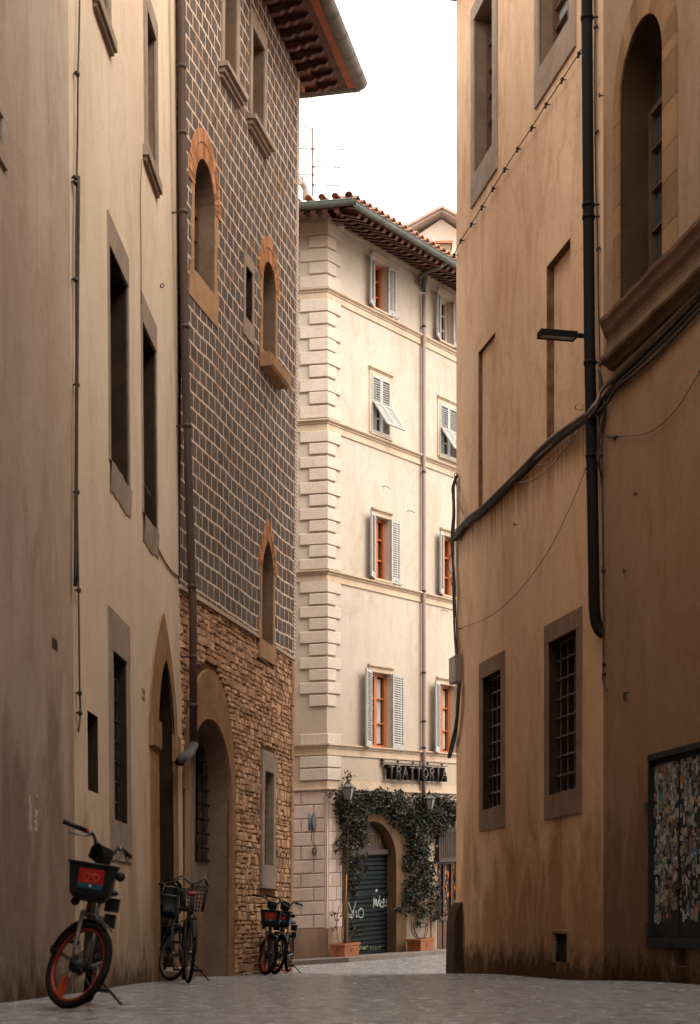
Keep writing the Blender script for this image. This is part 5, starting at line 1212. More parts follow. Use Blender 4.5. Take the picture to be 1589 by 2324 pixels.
def ivy(name_label,blobs,stems,base,seed,per=330,stake=None):
    rr=random.Random(seed); t=thing('ivy_plant',name_label,'ivy',tuple(base)); mb=MB()
    for (x,y,rx,ry,*k) in blobs:
        dens=k[0] if k else 1.0; nd=k[1] if len(k)>1 else .26
        X,Y=t3(x,y); u,v=CR.uv(X,Y,.15); RX=rx*.2604/62.; RY=ry*.2604/97.
        cnt=int(per*dens*rx*ry/6000.)+8
        # a few sub clumps give an uneven outline
        sub=[(rr.gauss(0,.55),rr.gauss(0,.55),rr.uniform(.18,.5)) for _ in range(9)]
        for i in range(cnt):
            if rr.random()<.75: s=rr.choice(sub); a=s[0]+rr.gauss(0,s[2]); b=s[1]+rr.gauss(0,s[2])
            else: a=rr.gauss(0,.55); b=rr.gauss(0,.55)
            if a*a+b*b>1.7: continue
            nn=.04+abs(rr.gauss(0,.6))*nd*max(.25,1-.35*(a*a+b*b))
            c=CR(u+a*RX,v+b*RY,nn); L=rr.choice((.02,.028,.036,.045,.055))
            d=Vector((rr.gauss(0,1),rr.gauss(0,1),rr.gauss(-.5,.7))).normalized(); e=d.cross(Vector((rr.gauss(0,1),rr.gauss(0,1),rr.gauss(0,1)))).normalized(); f=d.cross(e)*.25*L
            mb.shade=min(1,max(0,rr.gauss(.35+.28*mnoise.noise(Vector((c.x*3,c.y*3,c.z*3))),.2)))
            mb.add([c-d*L,c-d*L*.3+e*L*.62+f,c+d*L,c-d*L*.3-e*L*.62+f],[(0,1,2),(0,2,3)])
    mb.build('foliage',M['ivy'],t); sm=MB()
    for S in stems:
        pts=[base+Vector((rr.uniform(-.05,.05),rr.uniform(-.03,.03),0))]+[CR(*CR.uv(*t3(x,y),n_),n_) for x,y,n_ in S]
        sm.tube(spline(pts,5),[.013]*3+[.009]*(len(spline(pts,5))-3),6)
    # fine twigs through the crown
    for (x,y,rx,ry,*k) in blobs:
        for _ in range(5):
            a=t3(x+rr.uniform(-rx,rx)*.8,y+rr.uniform(-ry,ry)*.8); b=t3(x+rr.uniform(-rx,rx),y+rr.uniform(-ry,ry)); m_=((a[0]+b[0])/2+rr.uniform(-3,3),(a[1]+b[1])/2)
            sm.tube(spline([CR(*CR.uv(*p,n_),n_) for p,n_ in ((a,.08),(m_,.3),(b,.22))],3),.005,4)
    sm.build('stem',M['stem'],t)
    if stake:
        st=MB(); st.tube([base+Vector((.02,0,0)),CR(*CR.uv(*t3(540,1330),.3),.3)],.014,6); st.build('stake',simple('bamboo_stake',(.36,.17,.06),(.28,.12,.045),9,.7),t)
    return t
BL=[(540,610,70,45),(620,670,140,70),(520,720,70,60),(560,780,95,90),(650,760,110,70),(620,860,95,90),(560,900,60,90,.8),(620,970,95,80),(650,1045,100,60),(545,1060,60,70,.7),(560,1160,60,80,.8),(650,1180,60,50,.6),(640,1290,75,75,.8),(590,1380,55,60,.6),(600,1460,50,60,.5),(622,1500,25,40,.5),(625,1830,22,70,.45),(425,650,35,60,.3),(410,620,30,30,.2),(555,480,35,50,.12),(480,1100,30,50,.3),
 (740,660,120,60),(770,740,90,60),(880,650,110,60),(880,740,110,60),(990,670,100,70),(960,770,110,70),(1040,760,90,80),(1010,860,80,60,.8),(450,1720,30,80,.2),(700,900,30,60,.6)]
BRr=[(1120,780,100,90),(1160,890,100,90),(1090,910,80,80),(1110,1000,75,90),(1150,1110,85,90),(1210,1040,90,100),(1120,1220,75,90),(1220,1200,95,100),(1150,1350,100,90),(1270,1330,80,95),(1120,1480,85,100),(1230,1480,100,100),(1330,1590,60,90,.8),(1120,1610,75,70),(1210,1660,70,60,.8),(1020,1640,60,35,.6),(1350,1690,45,60,.7),(1330,1460,50,60,.6),
 (1190,690,80,60),(1240,780,110,90),(1330,700,100,70),(1430,690,90,60),(1480,780,80,80),(1400,820,100,70),(1300,880,100,80),(1340,970,70,50,.8),(1490,850,60,60),(1400,920,60,50,.7),(1180,1750,40,50,.4)]
ivy('ivy trained up the corner and over the arched doorway',BL,[[(525,1800,.3),(505,1500,.2),(530,1200,.12),(560,900,.1),(620,700,.1)],[(500,1850,.3),(520,1600,.25),(510,1300,.15),(545,1000,.12)],[(560,1900,.35),(600,1820,.3),(622,1760,.2),(560,1600,.15)],[(470,1900,.3),(455,1750,.2),(480,1600,.15)],[(560,560,.15),(530,450,.2),(525,430,.25)],[(570,560,.15),(575,470,.2),(560,450,.25)]],pc1,5,stake=True)
ivy('denser ivy between the arched doorway and the shop door',BRr,[[(1120,1850,.3),(1105,1700,.25),(1125,1500,.15),(1150,1100,.12)],[(1150,1850,.3),(1130,1750,.25),(1180,1500,.15),(1200,900,.12)],[(1135,1850,.32),(1150,1700,.25),(1110,1600,.15),(1115,1300,.12)],[(1240,1850,.3),(1250,1700,.25),(1250,1400,.15)],[(1225,1850,.3),(1235,1700,.3),(1215,1500,.2)],[(1160,1860,.3),(1125,1780,.3),(1140,1650,.2)]],pc2,6)
def lantern(xc,yt,yb,n0,label):
    u,v1=CR.uv(xc,yt,n0); v0=CR.uv(xc,yb,n0)[1]; H=v1-v0; c=CR(u,0,n0); t=thing('street_lantern',label,'lantern',(c.x,c.y,v0),'lanterns on the cream building')
    def ring(z,r,ph=0): return [Vector((c.x+r*math.cos(math.pi*k/3+ph),c.y+r*math.sin(math.pi*k/3+ph),v0+z*H)) for k in range(6)]
    A,B,C_,D_=ring(.04,.075),ring(.60,.145),ring(.64,.155),ring(.82,.05)
    mb=MB()
    for k in range(6): mb.tube([A[k],B[k]],.008,5); mb.tube([A[k],A[(k+1)%6]],.010,5); mb.tube([B[k],B[(k+1)%6]],.011,5); mb.tube([C_[k],D_[k]],.009,5)
    mb.lathe((c.x,c.y,v0),(0,0,1),[(.0,-.02*H),(.03,0),(.08,.03*H)],10); mb.lathe((c.x,c.y,v0+.8*H),(0,0,1),[(.055,0),(.06,.03),(.03,.05),(.045,.07),(.02,.09),(.012,.14),(.0,.16)],10)
    mb.tube(spline([Vector((c.x,c.y,v0-.01)),Vector((c.x,c.y,v0-.1)),CR(u,v0-.16,n0*.5),CR(u,v0-.05,.0)],5),.012,6)
    mb.build('frame',M['iron'],t)
    m_=[mm for mm in bpy.data.materials if mm.name=='lantern_glass']
    mt=m_[0] if m_ else glass('lantern_glass',(.15,.145,.135),.25,.4)
    mb=MB()
    for k in range(6): mb.add([A[k],A[(k+1)%6],B[(k+1)%6],B[k]],[(0,1,2,3)]); mb.add([C_[k],C_[(k+1)%6],D_[(k+1)%6],D_[k]],[(0,1,2,3)])
    mb.build('lantern_pane',mt,t)
    return t
lantern(790,1768,1817,.45,'black framed lantern over the ivy at the building corner'); lantern(974.5,1780,1822,.40,'black framed lantern right of the downpipe, under the restaurant letters')
# road sign seen edge-on
rp=mbx(708,1866,103); rs=thing('road_sign','round road sign seen edge on, on a bent grey arm from the rusticated wall','sign',tuple(rp))
ax=Vector((-.985,-.17,0)); mb=MB(); mb.lathe(rp-Vector((.055,0,0)),ax,[(0,-.012),(.2,-.012),(.205,0),(.2,.008)],28); mb.build('disc_rim',M['zinc'],rs)
def disc(c,ax,r,mat,name,th=.004):
    mb=MB(); mb.lathe(c,ax,[(r,0),(r,th),(0,th+.0005)],28); return mb.build(name,mat,rs)
disc(rp-Vector((.055,0,0))+ax*.009,ax,.19,simple('sign_blue',(.03,.17,.35),(.02,.12,.28),3,.4,bump=0),'sign_face')
mb=MB(); cA=rp-Vector((.055,0,0))+ax*.016; yv=ax.cross(Vector((0,0,1))); F=lambda u,v,n:cA+yv*u+Vector((0,0,v))+ax*n
mb.box(F,-.025,.025,-.12,.04,0,.002); mb.quad(F,[(-.08,.03,.001),(.08,.03,.001),(0,.13,.001)]); mb.build('arrow',M['neon'],rs)
ax2=Vector((.97,-.2,0)); mb=MB(); mb.lathe(rp+Vector((.05,.03,.0)),ax2,[(0,-.01),(.21,-.01),(.215,0),(.21,.006),(0,.007)],28); mb.build('second_disc',M['iron'],rs)
w0=mbx(714,1926,100); wl_=CLf.uv(714,1926)[0]
mb=MB(); mb.tube(spline([rp+Vector((0,0,.15)),rp+Vector((0,0,-.2)),rp+Vector((.0,.02,-.40)),rp+Vector((.07,.1,-.52)),CLf(wl_,w0.z+.02,.12),CLf(wl_,w0.z-.08,.06)],5),.018,8); mb.build('arm',M['zinc'],rs)
mb=MB(); mb.box(CLf,wl_-.05,wl_+.05,w0.z-.14,w0.z+.03,0,.05); mb.build('wall_plate',M['zinc'],rs)
# unseen house added behind the camera to shade the lower street walls
hz_=thing('plastered_house','plain plastered house added behind the camera, out of view, to shade the street','house',(2,-9,-.1))
WB=lambda u,v,n:Vector((-12+u,-8+n,v))
mb=MB(); hs=[[(2.2+i*3.2,a),(3.3+i*3.2,a),(3.3+i*3.2,a+2),(2.2+i*3.2,a+2)] for i in range(8) for a in (2.0,6.5,11)]
mb.slab(WB,[(0,-1),(30,-1),(30,17),(0,17)],hs,-.4,0); mb.build('wall',M['plN'],hz_)
body(WB,0,30,-1,17,-.4,6,hz_,M['plN'],M['tile'])
for h in hs:
    mb=MB(); mb.box(WB,h[0][0],h[1][0],h[0][1],h[2][1],-.3,-.25); w=mb.build('window',M['glassD'],hz_)
    r=(h[0][0],h[1][0],h[0][1],h[2][1]); casement(WB,r,-.25,w,M['frameD'])
# ============================================================ BICYCLES
M['rubber']=simple('tyre_rubber',(.010,.009,.009),(.016,.014,.012),20,.85,bump=.2,bd=.003)
M['orange']=simple('orange_rim_paint',(.20,.018,.006),(.15,.013,.005),8,.45,bump=.05)
M['blackpl']=simple('black_plastic',(.010,.009,.010),(.007,.006,.007),12,.55,bump=.1,bd=.003,spec=.22)
M['chrome']=simple('dull_chrome',(.12,.115,.11),(.08,.075,.07),9,.35,metal=.8,bump=.05)
M['bframe']=simple('grey_bicycle_frame',(.10,.08,.063),(.07,.056,.045),7,.45,metal=.3,bump=.05)
M['cframe']=simple('dark_city_bicycle_frame',(.012,.012,.013),(.016,.016,.016),7,.5,bump=.05,spec=.25)
M['red']=simple('red_panel',(.33,.011,.008),(.27,.01,.007),5,.5,bump=0); M['teal']=simple('teal_strip',(.012,.08,.115),(.01,.06,.09),5,.5,bump=0)
M['glyph']=simple('faint_orange_print',(.55,.12,.04),(.5,.11,.04),5,.5,bump=0); M['orref']=simple('orange_reflector',(.38,.06,.012),(.28,.045,.01),9,.35,bump=.1); M['white']=simple('white_print',(.6,.6,.58),(.5,.5,.48),5,.5,bump=0)
def wheel(c,ax,R,tw,parent,rimmat,hubr,hubmat,spk=20,rimw=.022):
    mb=MB(); mb.torus(c,ax,R-tw,tw,64,10); w=mb.build('wheel',M['rubber'],parent)
    mb=MB(); ax=Vector(ax).normalized(); Rr=R-2*tw; mb.lathe(c,ax,[(Rr+.006,-rimw*.6),(Rr-.004,-rimw*.75),(Rr-.014,-rimw*.55),(Rr-.018,0),(Rr-.014,rimw*.55),(Rr-.004,rimw*.75),(Rr+.006,rimw*.6)],64); mb.build('rim',rimmat,w)
    mb=MB(); x=ax.orthogonal().normalized(); y=ax.cross(x); c=Vector(c)
    for k in range(spk):
        a=2*math.pi*k/spk; b=a+.35*(1 if k%2 else -1); s=.03*(1 if (k//2)%2 else -1)
        mb.tube([c+ax*s+(x*math.cos(b)+y*math.sin(b))*hubr*.8,c+(x*math.cos(a)+y*math.sin(a))*(Rr-.02)],.0017,4,caps=False)
    mb.build('spokes',M['chrome'],w)
    mb=MB(); mb.lathe(c,ax,[(0,-.055),(.018,-.055),(.02,-.04),(hubr,-.035),(hubr,.035),(.02,.04),(.018,.055),(0,.055)],20); mb.build('hub',hubmat,w)
    return w
def fender(c,ax,R,a0,a1,xref,w,mat,parent,name='mudguard'):
    """arc of mudguard; angle measured from xref towards up"""
    ax=Vector(ax).normalized(); x=Vector(xref).normalized(); y=ax.cross(x); 
    if y.z<0: y=-y
    mb=MB(); k=18; prof=[(-w,-.012),(-w*.7,.004),(0,.01),(w*.7,.004),(w,-.012)]; vs=[]
    for i in range(k+1):
        a=a0+(a1-a0)*i/k; d=x*math.cos(a)+y*math.sin(a)
        for s,h in prof: vs.append(Vector(c)+d*(R+h)+ax*s)
    mb.add(vs,[(i*5+j,i*5+j+1,(i+1)*5+j+1,(i+1)*5+j) for i in range(k) for j in range(4)],None,True)
    return mb.build(name,mat,parent)
def make_bike(kind,label,loc,heading,lean,steer,R=.315,basket=True,seat=False,wb=1.06):
    """x forward, y left, z up, origin on the ground under the front hub"""
    t=thing('shared_bicycle' if kind=='share' else 'city_bicycle',label,'bicycle',loc,'shared bicycles with red basket panels' if kind=='share' else None); t['_o']=(0,0,0)
    hd=math.atan2(heading[1],heading[0]); t.rotation_euler=Matrix.Rotation(hd,4,'Z').to_3x3().__matmul__(Matrix.Rotation(-lean,3,'X')).to_euler()
    A=Vector((-.19,0,.85)) if kind=='share' else Vector((-.19,0,.84)); D=Vector((-.342,0,.94)).normalized(); hub0=Vector((0,0,R)); A=hub0+D*.58
    Rm=Matrix.Rotation(steer,4,D); T=Matrix.Translation(A)@Rm@Matrix.Translation(-A)
    S=lambda p:T@Vector(p)
    Fx,Fy=(Rm@Vector((1,0,0))),(Rm@Vector((0,1,0))); Lr=Rm@Vector((0,1,0))
    share=kind=='share'; fm=M['bframe'] if share else M['cframe']; rm=M['orange'] if share else M['ironL']; tw=.027 if share else .02
    hub=S(hub0)
    wheel(hub,Lr,R,tw,t,rm,.062 if share else .028,M['blackpl'] if share else M['chrome'],22 if share else 28)
    rh=Vector((-wb,0,R)); wheel(rh,(0,1,0),R,tw,t,rm,.055,M['blackpl'],22)
    U_=lambda d:hub0+D*d
    # fork
    mb=MB(); crown=U_(R+.055)
    for s in (1,-1): mb.tube([S(hub0+Vector((0,.062*s,0))),S(hub0+D*.12+Vector((0,.062*s,0))),S(crown+Vector((0,.052*s,0)))],[.011,.014,.017],8)
    mb.tube([S(crown+Vector((0,.055,0))),S(crown+Vector((0,-.055,0)))],.02,8); mb.tube([S(crown),S(U_(.80))],.019,10); mb.build('fork',M['bframe'] if share else M['cframe'],t)
    fender(hub,Lr,R+.018,R_(62) if share else R_(30),R_(178),(Rm@Vector((1,0,0))),.032,M['blackpl'],t)
    mb=MB(); 
    for s in (1,-1): mb.tube([S(hub0+Vector((0,.065*s,0))),S(hub0+Vector((-.33,.03*s,.05)))],.006,5)
    mb.build('mudguard_stay',M['blackpl'],t)
    # frame
    ht0,ht1=U_(R+.09),U_(.70 if share else .66); bb=Vector((-.62,0,.29)); st=Vector((-.80,0,.78))
    mb=MB(); mb.tube([ht0,ht1],.024,12)
    if share: mb.tube(spline([ht1-D*.05,Vector((-.36,0,.52)),Vector((-.5,0,.36)),bb],6),.030,12); mb.tube([bb+Vector((0,0,.0)),Vector((-.74,0,.66))],.024,12)
    else: mb.tube([ht1-D*.03,Vector((-.75,0,.60))],.017,10); mb.tube([ht0+D*.02,bb],.019,10); mb.tube([bb,st-Vector((-.02,0,.1))],.017,10)
    for s in (1,-1): mb.tube([bb+Vector((0,.03*s,0)),rh+Vector((0,.06*s,0))],.012,8); mb.tube([Vector((-.73,.015*s,.60)),rh+Vector((0,.06*s,0))],.009,8)
    mb.build('frame',fm,t)
    if share: mb=MB(); mb.tube([ht1-D*.02,ht1-D*.16],.034,12); mb.build('head_badge',M['orref'],t)
    fender(rh,(0,1,0),R+.018,R_(0),R_(140),(-1,0,0),.032,M['blackpl'],t)
    # saddle
    mb=MB(); mb.tube([Vector((-.72,0,.55)),Vector((-.80,0,.80))],.014,8); sp=mb.build('seat_post',M['chrome'],t)
    mb=MB(); sx=[(-.97,.02,.055),(-.95,.11,.06),(-.88,.125,.055),(-.80,.08,.05),(-.72,.035,.045),(-.66,.022,.04),(-.645,.005,.03)]; vs=[]
    for x,w,h in sx:
        for k in range(10): a=2*math.pi*k/10; vs.append(Vector((x,w*math.cos(a),.835+h*.55*math.sin(a)+(.01 if x<-.9 else 0))))
    mb.add(vs,[(i*10+k,i*10+(k+1)%10,(i+1)*10+(k+1)%10,(i+1)*10+k) for i in range(len(sx)-1) for k in range(10)]+[tuple(range(10))],None,True); mb.build('saddle',M['blackpl'],t)
    # cranks, pedals, chain guard
    mb=MB(); mb.lathe(bb+Vector((0,-.05,0)),(0,1,0),[(0,-.005),(.085,-.005),(.085,.005),(0,.005)],20); mb.tube([bb+Vector((0,.075,0)),bb+Vector((.05,.085,-.155))],.011,8); mb.tube([bb+Vector((0,-.075,0)),bb+Vector((-.05,-.085,.155))],.011,8); mb.tube([bb-Vector((0,.075,0)),bb+Vector((0,.075,0))],.02,8)
    cr=mb.build('crank',M['chrome'],t)
    for p in (bb+Vector((.05,.135,-.155)),bb+Vector((-.05,-.135,.155))):
        mb=MB(); F=frame(p,(1,0,0),(0,0,1),(0,1,0)); mb.box(F,-.04,.04,-.012,.012,-.05,.05); mb.box(F,-.045,-.038,-.014,.014,-.05,.05); mb.box(F,.038,.045,-.014,.014,-.05,.05); mb.build('pedal',M['blackpl'],t)
    mb=MB(); F=frame((0,-.062,0),(1,0,0),(0,0,1),(0,1,0)); L=[(bb.x+.10,bb.z-.02),(bb.x+.06,bb.z+.09),(bb.x-.02,bb.z+.105),(rh.x-.02,rh.z+.06),(rh.x-.05,rh.z),(rh.x,rh.z-.05),(bb.x,bb.z-.09)]; mb.slab(F,L,[],-.012,.004); mb.build('chain_guard',M['blackpl'] if not share else M['bframe'],t)
    # kickstand on the left
    ks=math.tan(lean); k0=Vector((-.70,.05,.24)); k1=Vector((-.66,.05+.22,0)); k1.z=-(k1.y*0)+k1.y*math.tan(lean)*1.0+.012
    mb=MB(); mb.tube([k0,k1],[.012,.008],8); mb.ball(k1,.016,8,(1.4,1.2,.6)); mb.build('kickstand',M['blackpl'],t)
    # handlebar
    top=U_(.80); hw=.30 if share else .18
    hb=MB()
    if share: P=[(.02,0,.04),(.02,.05,.035),(.02,.085,.07),(.0,.115,.12),(-.03,.15,.135),(-.09,hw,.125)]
    else: P=[(.05,0,.03),(.06,.06,.05),(.06,.10,.09),(.0,.14,.10),(-.09,.17,.075),(-.19,hw+.01,.05)]
    for s in (1,-1): hb.tube([S(top+Vector(p if s==1 else (p[0],-p[1],p[2]))) for p in spline(P,4)],.012,10)
    hb.tube([S(top-D*.03),S(top+Vector((.02,0,.05)))],.022,10); hbo=hb.build('handlebar',M['blackpl'] if share else M['chrome'],t)
    for s in (1,-1):
        g0,g1=Vector(P[-2]),Vector(P[-1]); g0.y*=s; g1.y*=s; d=(g1-g0); 
        gm=MB(); gm.tube([S(top+g0+d*.12),S(top+g1+d.normalized()*.03)],.0175,12); gm.build('grip',M['blackpl'],hbo)
        if share and s==-1: gm=MB(); gm.tube([S(top+g0+d*.02),S(top+g0+d*.12)],.020,12); gm.build('grip_ring',M['red'],hbo)
        bl=MB(); q=top+g0; bl.tube([S(p) for p in spline([q+Vector((.02,0,-.012)),q+Vector((.05,.03*s,-.035)),q+d*.6+Vector((.055,0,-.05)),q+d*.95+Vector((.05,0,-.055))],4)],.006,6); bl.tube([S(q+Vector((.0,0,0))),S(q+Vector((.03,0,-.015)))],.014,8); bl.build('brake_lever',M['chrome'],hbo)
    cb_=MB()
    for s in (1,-1): cb_.tube([S(p) for p in spline([top+Vector((P[-2][0]+.03,P[-2][1]*s,P[-2][2]-.01)),top+Vector((.10,.09*s,.06)),top+Vector((.08,.03*s,-.05)),top-D*.25+Vector((.03,.02*s,0))],5)],.003,5)
    cb_.build('brake_cable',M['blackpl'],t)
    if share:
        mb=MB(); F=frame(S(top),Fx,Rm@Vector((0,0,1)),Lr); mb.slab(F,[(-.05,-.02),(.06,-.05),(.075,.03),(.05,.085),(-.03,.095),(-.06,.05)],[],-.055,.055); mb.build('smart_lock',M['blackpl'],t)
        # basket with printed front panel
        bo=hub0+D*.53+Vector((.03,0,-.01)); F=frame(bo,(1,0,0),(0,0,1),(0,1,0))
        mb=MB(); H=.21; w0,w1,d0,d1=.135,.16,.17,.21; th=.012
        for s in (1,-1): mb.add([F(0,0,w0*s),F(d0,0,w0*s),F(d1,H,w1*s),F(-.02,H,w1*s)],[(0,1,2,3)]); mb.add([F(0,0,(w0-th)*s),F(d0-th,0,(w0-th)*s),F(d1-th,H,(w1-th)*s),F(-.02,H,(w1-th)*s)],[(0,1,2,3)]); mb.tube([F(-.02,H,w1*s),F(d1,H,w1*s)],.009,6)
        mb.add([F(d0,0,-w0),F(d0,0,w0),F(d1,H,w1),F(d1,H,-w1)],[(0,1,2,3)]); mb.add([F(d0-th,0,-w0),F(d0-th,0,w0),F(d1-th,H,w1),F(d1-th,H,-w1)],[(0,1,2,3)])
        mb.add([F(0,0,-w0),F(0,0,w0),F(d0,0,w0),F(d0,0,-w0)],[(0,1,2,3)]); mb.add([F(0,0,-w0),F(0,0,w0),F(-.02,H,w1),F(-.02,H,-w1)],[(0,1,2,3)]); mb.tube([F(d1,H,-w1),F(d1,H,w1)],.009,6)
        mb.add([F(.02,-.05,-.09),F(.02,-.05,.09),F(d0-.02,-.03,.11),F(d0-.02,-.03,-.11),F(0,0,-w0),F(0,0,w0),F(d0,0,w0),F(d0,0,-w0)],[(0,1,2,3),(0,4,7,3),(1,5,6,2),(3,2,6,7)])
        bk=mb.build('basket',M['blackpl'],t)
        nf=Vector((H,-(d1-d0),0)).normalized(); slope=(d1-d0)/H
        PF=lambda a,b,n:F(d0+slope*b+nf.x*n,b+nf.y*n,a)       # a across (towards left), b up
        mb=MB(); mb.box(PF,-.085,.085,.075,.175,.001,.004); mb.build('red_panel',M['red'],bk)
        mb=MB(); mb.box(PF,-.085,.085,.040,.0745,.001,.004); mb.build('teal_strip',M['teal'],bk)
        mb=MB()
        for cx in (-.033,.033): mb.tube([PF(cx+.021*math.cos(R_(a)),.122+.021*math.sin(R_(a)),.006) for a in range(0,360,24)],.0022,5,closed=True)
        mb.tube([PF(-.033,.122,.006),PF(-.008,.144,.006),PF(.010,.122,.006),PF(.022,.144,.006),PF(.016,.157,.006)],.0022,5); mb.tube([PF(.0,.140,.006),PF(.033,.122,.006)],.002,5)
        for k in range(9): mb.box(PF,-.045+k*.010,-.038+k*.010,.088,.093,.004,.006)
        mb.build('printed_symbol',M['glyph'],bk)
        mb=MB(); mb.lathe(PF(0,.058,.004),nf.x*(F(1,0,0)-F(0,0,0))+nf.y*(F(0,1,0)-F(0,0,0)),[(.009,0),(.009,.002),(0,.0025)],12); mb.build('emblem',M['white'],bk)
        hl=MB(); hl.lathe(F(.12,.15,.19),Vector((1,0,0)),[(0,-.04),(.03,-.035),(.034,.02),(.03,.03),(0,.032)],14); hl.lathe(F(.03,-.06,-.10),Vector((1,0,0)),[(0,-.03),(.03,-.02),(.03,.02),(0,.022)],12); hl.build('headlight',M['blackpl'],t)
        rk=MB(); F2=frame((-1.0,0,.80),(1,0,0),(0,0,1),(0,1,0)); rk.box(F2,-.02,.10,-.10,.0,.03,.13,.004); rk.box(F2,.0,.08,-.22,-.12,.04,.12,.004); rk.build('battery_case',M['blackpl'],t)
        rf_=MB(); rf_.box(frame(S(hub0),Fx,Rm@Vector((0,0,1)),Lr),-.085,-.06,-.24,-.10,-.02,.03); 
        rf_.build('reflector',M['orref'],t)
    elif basket:
        F=frame(S(U_(.50)+Vector((.06,0,0))),Fx,Rm@Vector((0,0,1)),Lr); mb=MB(); H=.24
        def ring(z,s): return [F(a*s,z,b*s) for a,b in ((.0,-.125),(.24,-.125),(.24,.125),(.0,.125))]
        for k in range(6): mb.tube(ring(H*k/5,.82+.18*k/5),.0035 if k<5 else .006,5,closed=True)
        a_,b_=ring(0,.82),ring(H,1.0)
        for i in range(4):
            for k in range(7): f=k/7; mb.tube([a_[i].lerp(a_[(i+1)%4],f),b_[i].lerp(b_[(i+1)%4],f)],.003,4)
        for k in range(1,7): mb.tube([a_[0].lerp(a_[3],k/7),a_[1].lerp(a_[2],k/7)],.003,4)
        mb.build('wire_basket',M['iron'],t)
        mb=MB(); mb.ball(F(.12,.19,-.03),.055,10,(1.2,1.2,.5)); mb.build('red_bag',M['red'],t) if False else mb.build('red_cover',M['red'],t)
        hl=MB(); hl.lathe(F(.02,-.08,0)+Fx*.03,Fx,[(0,-.04),(.03,-.035),(.04,.03),(0,.034)],14); hl.build('headlight',M['chrome'],t)
    if seat:
        F=frame((-.70,0,.80),(1,0,0),(0,0,1),(0,1,0)); mb=MB(); secs=[]
        # moulded child seat: shell with high back over the rear wheel
        prof=[(-.05,.0,.13),(-.24,-.02,.15),(-.34,.04,.165),(-.37,.18,.17),(-.39,.34,.155),(-.40,.43,.11),(-.40,.46,.04)]
        vs=[]
        for x,z,w in prof:
            for s,f in ((-1,.12),(-.8,.03),(-.3,0),(.3,0),(.8,.03),(1,.12)): vs.append(F(x+f*.9,z+(.0 if z>.1 else f),w*s))
        mb.add(vs,[(i*6+k,i*6+k+1,(i+1)*6+k+1,(i+1)*6+k) for i in range(len(prof)-1) for k in range(5)],None,True)
        mb.add([v+Vector((-.02,0,-.01)) for v in vs],[(i*6+k,i*6+k+1,(i+1)*6+k+1,(i+1)*6+k) for i in range(len(prof)-1) for k in range(5)],None,True)
        cs=mb.build('child_seat',M['blackpl'],t); mb=MB(); mb.tube([F(-.33,.26,-.11),F(-.33,.37,-.08),F(-.33,.37,.08),F(-.33,.26,.11)],.010,6,closed=True); mb.build('head_cushion',M['zinc'],cs)
    if not share:
        mb=MB()
        for s in (1,-1): mb.tube([Vector((-.82,.05*s,.70)),Vector((-1.32,.06*s,.69)),rh+Vector((0,.06*s,0))],.006,6)
        for k in range(4): mb.tube([Vector((-.9-.12*k,-.055,.70)),Vector((-.9-.12*k,.055,.70))],.004,5)
        mb.build('rack',M['iron'],t)
    return t
def gp(x,s):
    d=F_PX/s; X=(x-CX)/s; return (X,d,ground(X,d)+.004)
make_bike('share','shared bicycle nearest the camera, alone against the pinkish house',gp(163,332),(.06,-1),R_(8.5),R_(46))
make_bike('share','shared bicycle by the stone base, left one of the pair with red basket panels',gp(607,146),(.02,-1),R_(3),R_(27))
make_bike('share','shared bicycle by the stone base, right one of the pair and half hidden',gp(629,142),(-.12,-1),R_(4),R_(32))
make_bike('city','black city bicycle with wire front basket and a red cover, by the pointed portal',gp(428,203),(.16,-1),R_(3),R_(4),R=.345,basket=True)
make_bike('city','black city bicycle with a child seat leaning behind the wire basket one',gp(391,188),(.25,-1),R_(6),R_(26),R=.325,basket=False,seat=True)
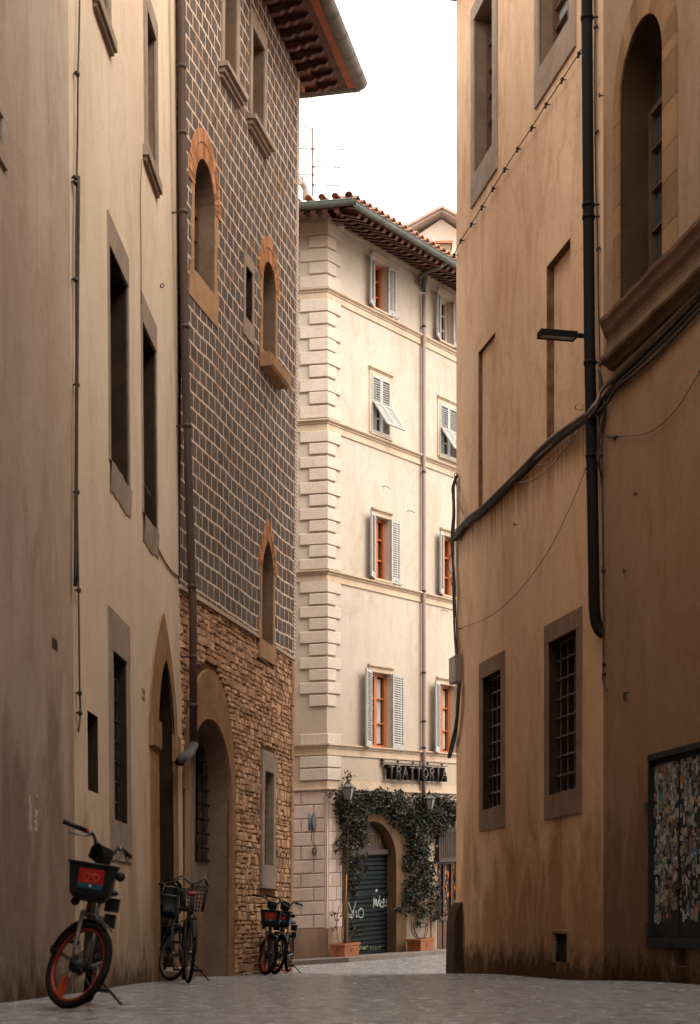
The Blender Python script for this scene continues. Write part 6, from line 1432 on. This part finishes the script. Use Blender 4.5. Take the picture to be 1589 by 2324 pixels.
# ============================================================ CAMERA, SKY, SUN
cam=bpy.data.cameras.new('camera'); co=bpy.data.objects.new('camera',cam); COL.objects.link(co); co.location=(0,0,CAMZ); co.rotation_euler=(R_(90),0,0)
cam.sensor_fit='HORIZONTAL'; cam.sensor_width=36; cam.lens=36*F_PX/1589.; cam.shift_y=(HY-1162)/1589.; cam.shift_x=0; cam.clip_end=2000; cam.clip_start=.05
cam.dof.use_dof=True; cam.dof.focus_distance=33; cam.dof.aperture_fstop=5.0
scene.camera=co
SUN_EL,SUN_AZ=R_(44),R_(122)
w=bpy.data.worlds.new('World'); scene.world=w; w.use_nodes=True; nt=w.node_tree; nt.nodes.clear(); g=G(nt)
o=g.n('ShaderNodeOutputWorld'); bg=g.n('ShaderNodeBackground'); sky=g.n('ShaderNodeTexSky',sky_type='NISHITA'); sky.sun_disc=False; sky.sun_elevation=SUN_EL; sky.sun_rotation=SUN_AZ; sky.air_density=1.4; sky.dust_density=5; sky.ozone_density=1.0
tc=g.n('ShaderNodeTexCoord'); cl=g.noise(g.scale(tc.outputs['Generated'],(1,1,2.2)),2.2,6,.55,.4)
cloud=g.mix(g.ramp(cl,.35,.7),(10.2,9.7,8.9),(13.0,12.3,11.2))
col=g.mix(.80,sky.outputs[0],cloud); nt.links.new(col,bg.inputs[0]); bg.inputs[1].default_value=.12; nt.links.new(bg.outputs[0],o.inputs[0])
sl=bpy.data.lights.new('sun','SUN'); sl.energy=1.15; sl.angle=R_(42); sl.color=(1,.95,.88); so=bpy.data.objects.new('sun',sl); COL.objects.link(so)
dirv=Vector((math.sin(SUN_AZ)*math.cos(SUN_EL),math.cos(SUN_AZ)*math.cos(SUN_EL),math.sin(SUN_EL))); so.rotation_euler=dirv.to_track_quat('Z','Y').to_euler()
vs_=scene.view_settings; scene.display_settings.display_device='sRGB'; vs_.view_transform='Standard'; vs_.look='None'; vs_.gamma=1; vs_.exposure=1.65; vs_.use_curve_mapping=False
scene.cycles.max_bounces=8; scene.cycles.diffuse_bounces=3; scene.cycles.glossy_bounces=3; scene.cycles.use_denoising=True
for ob in scene.objects:
    if '_o' in ob: del ob['_o']
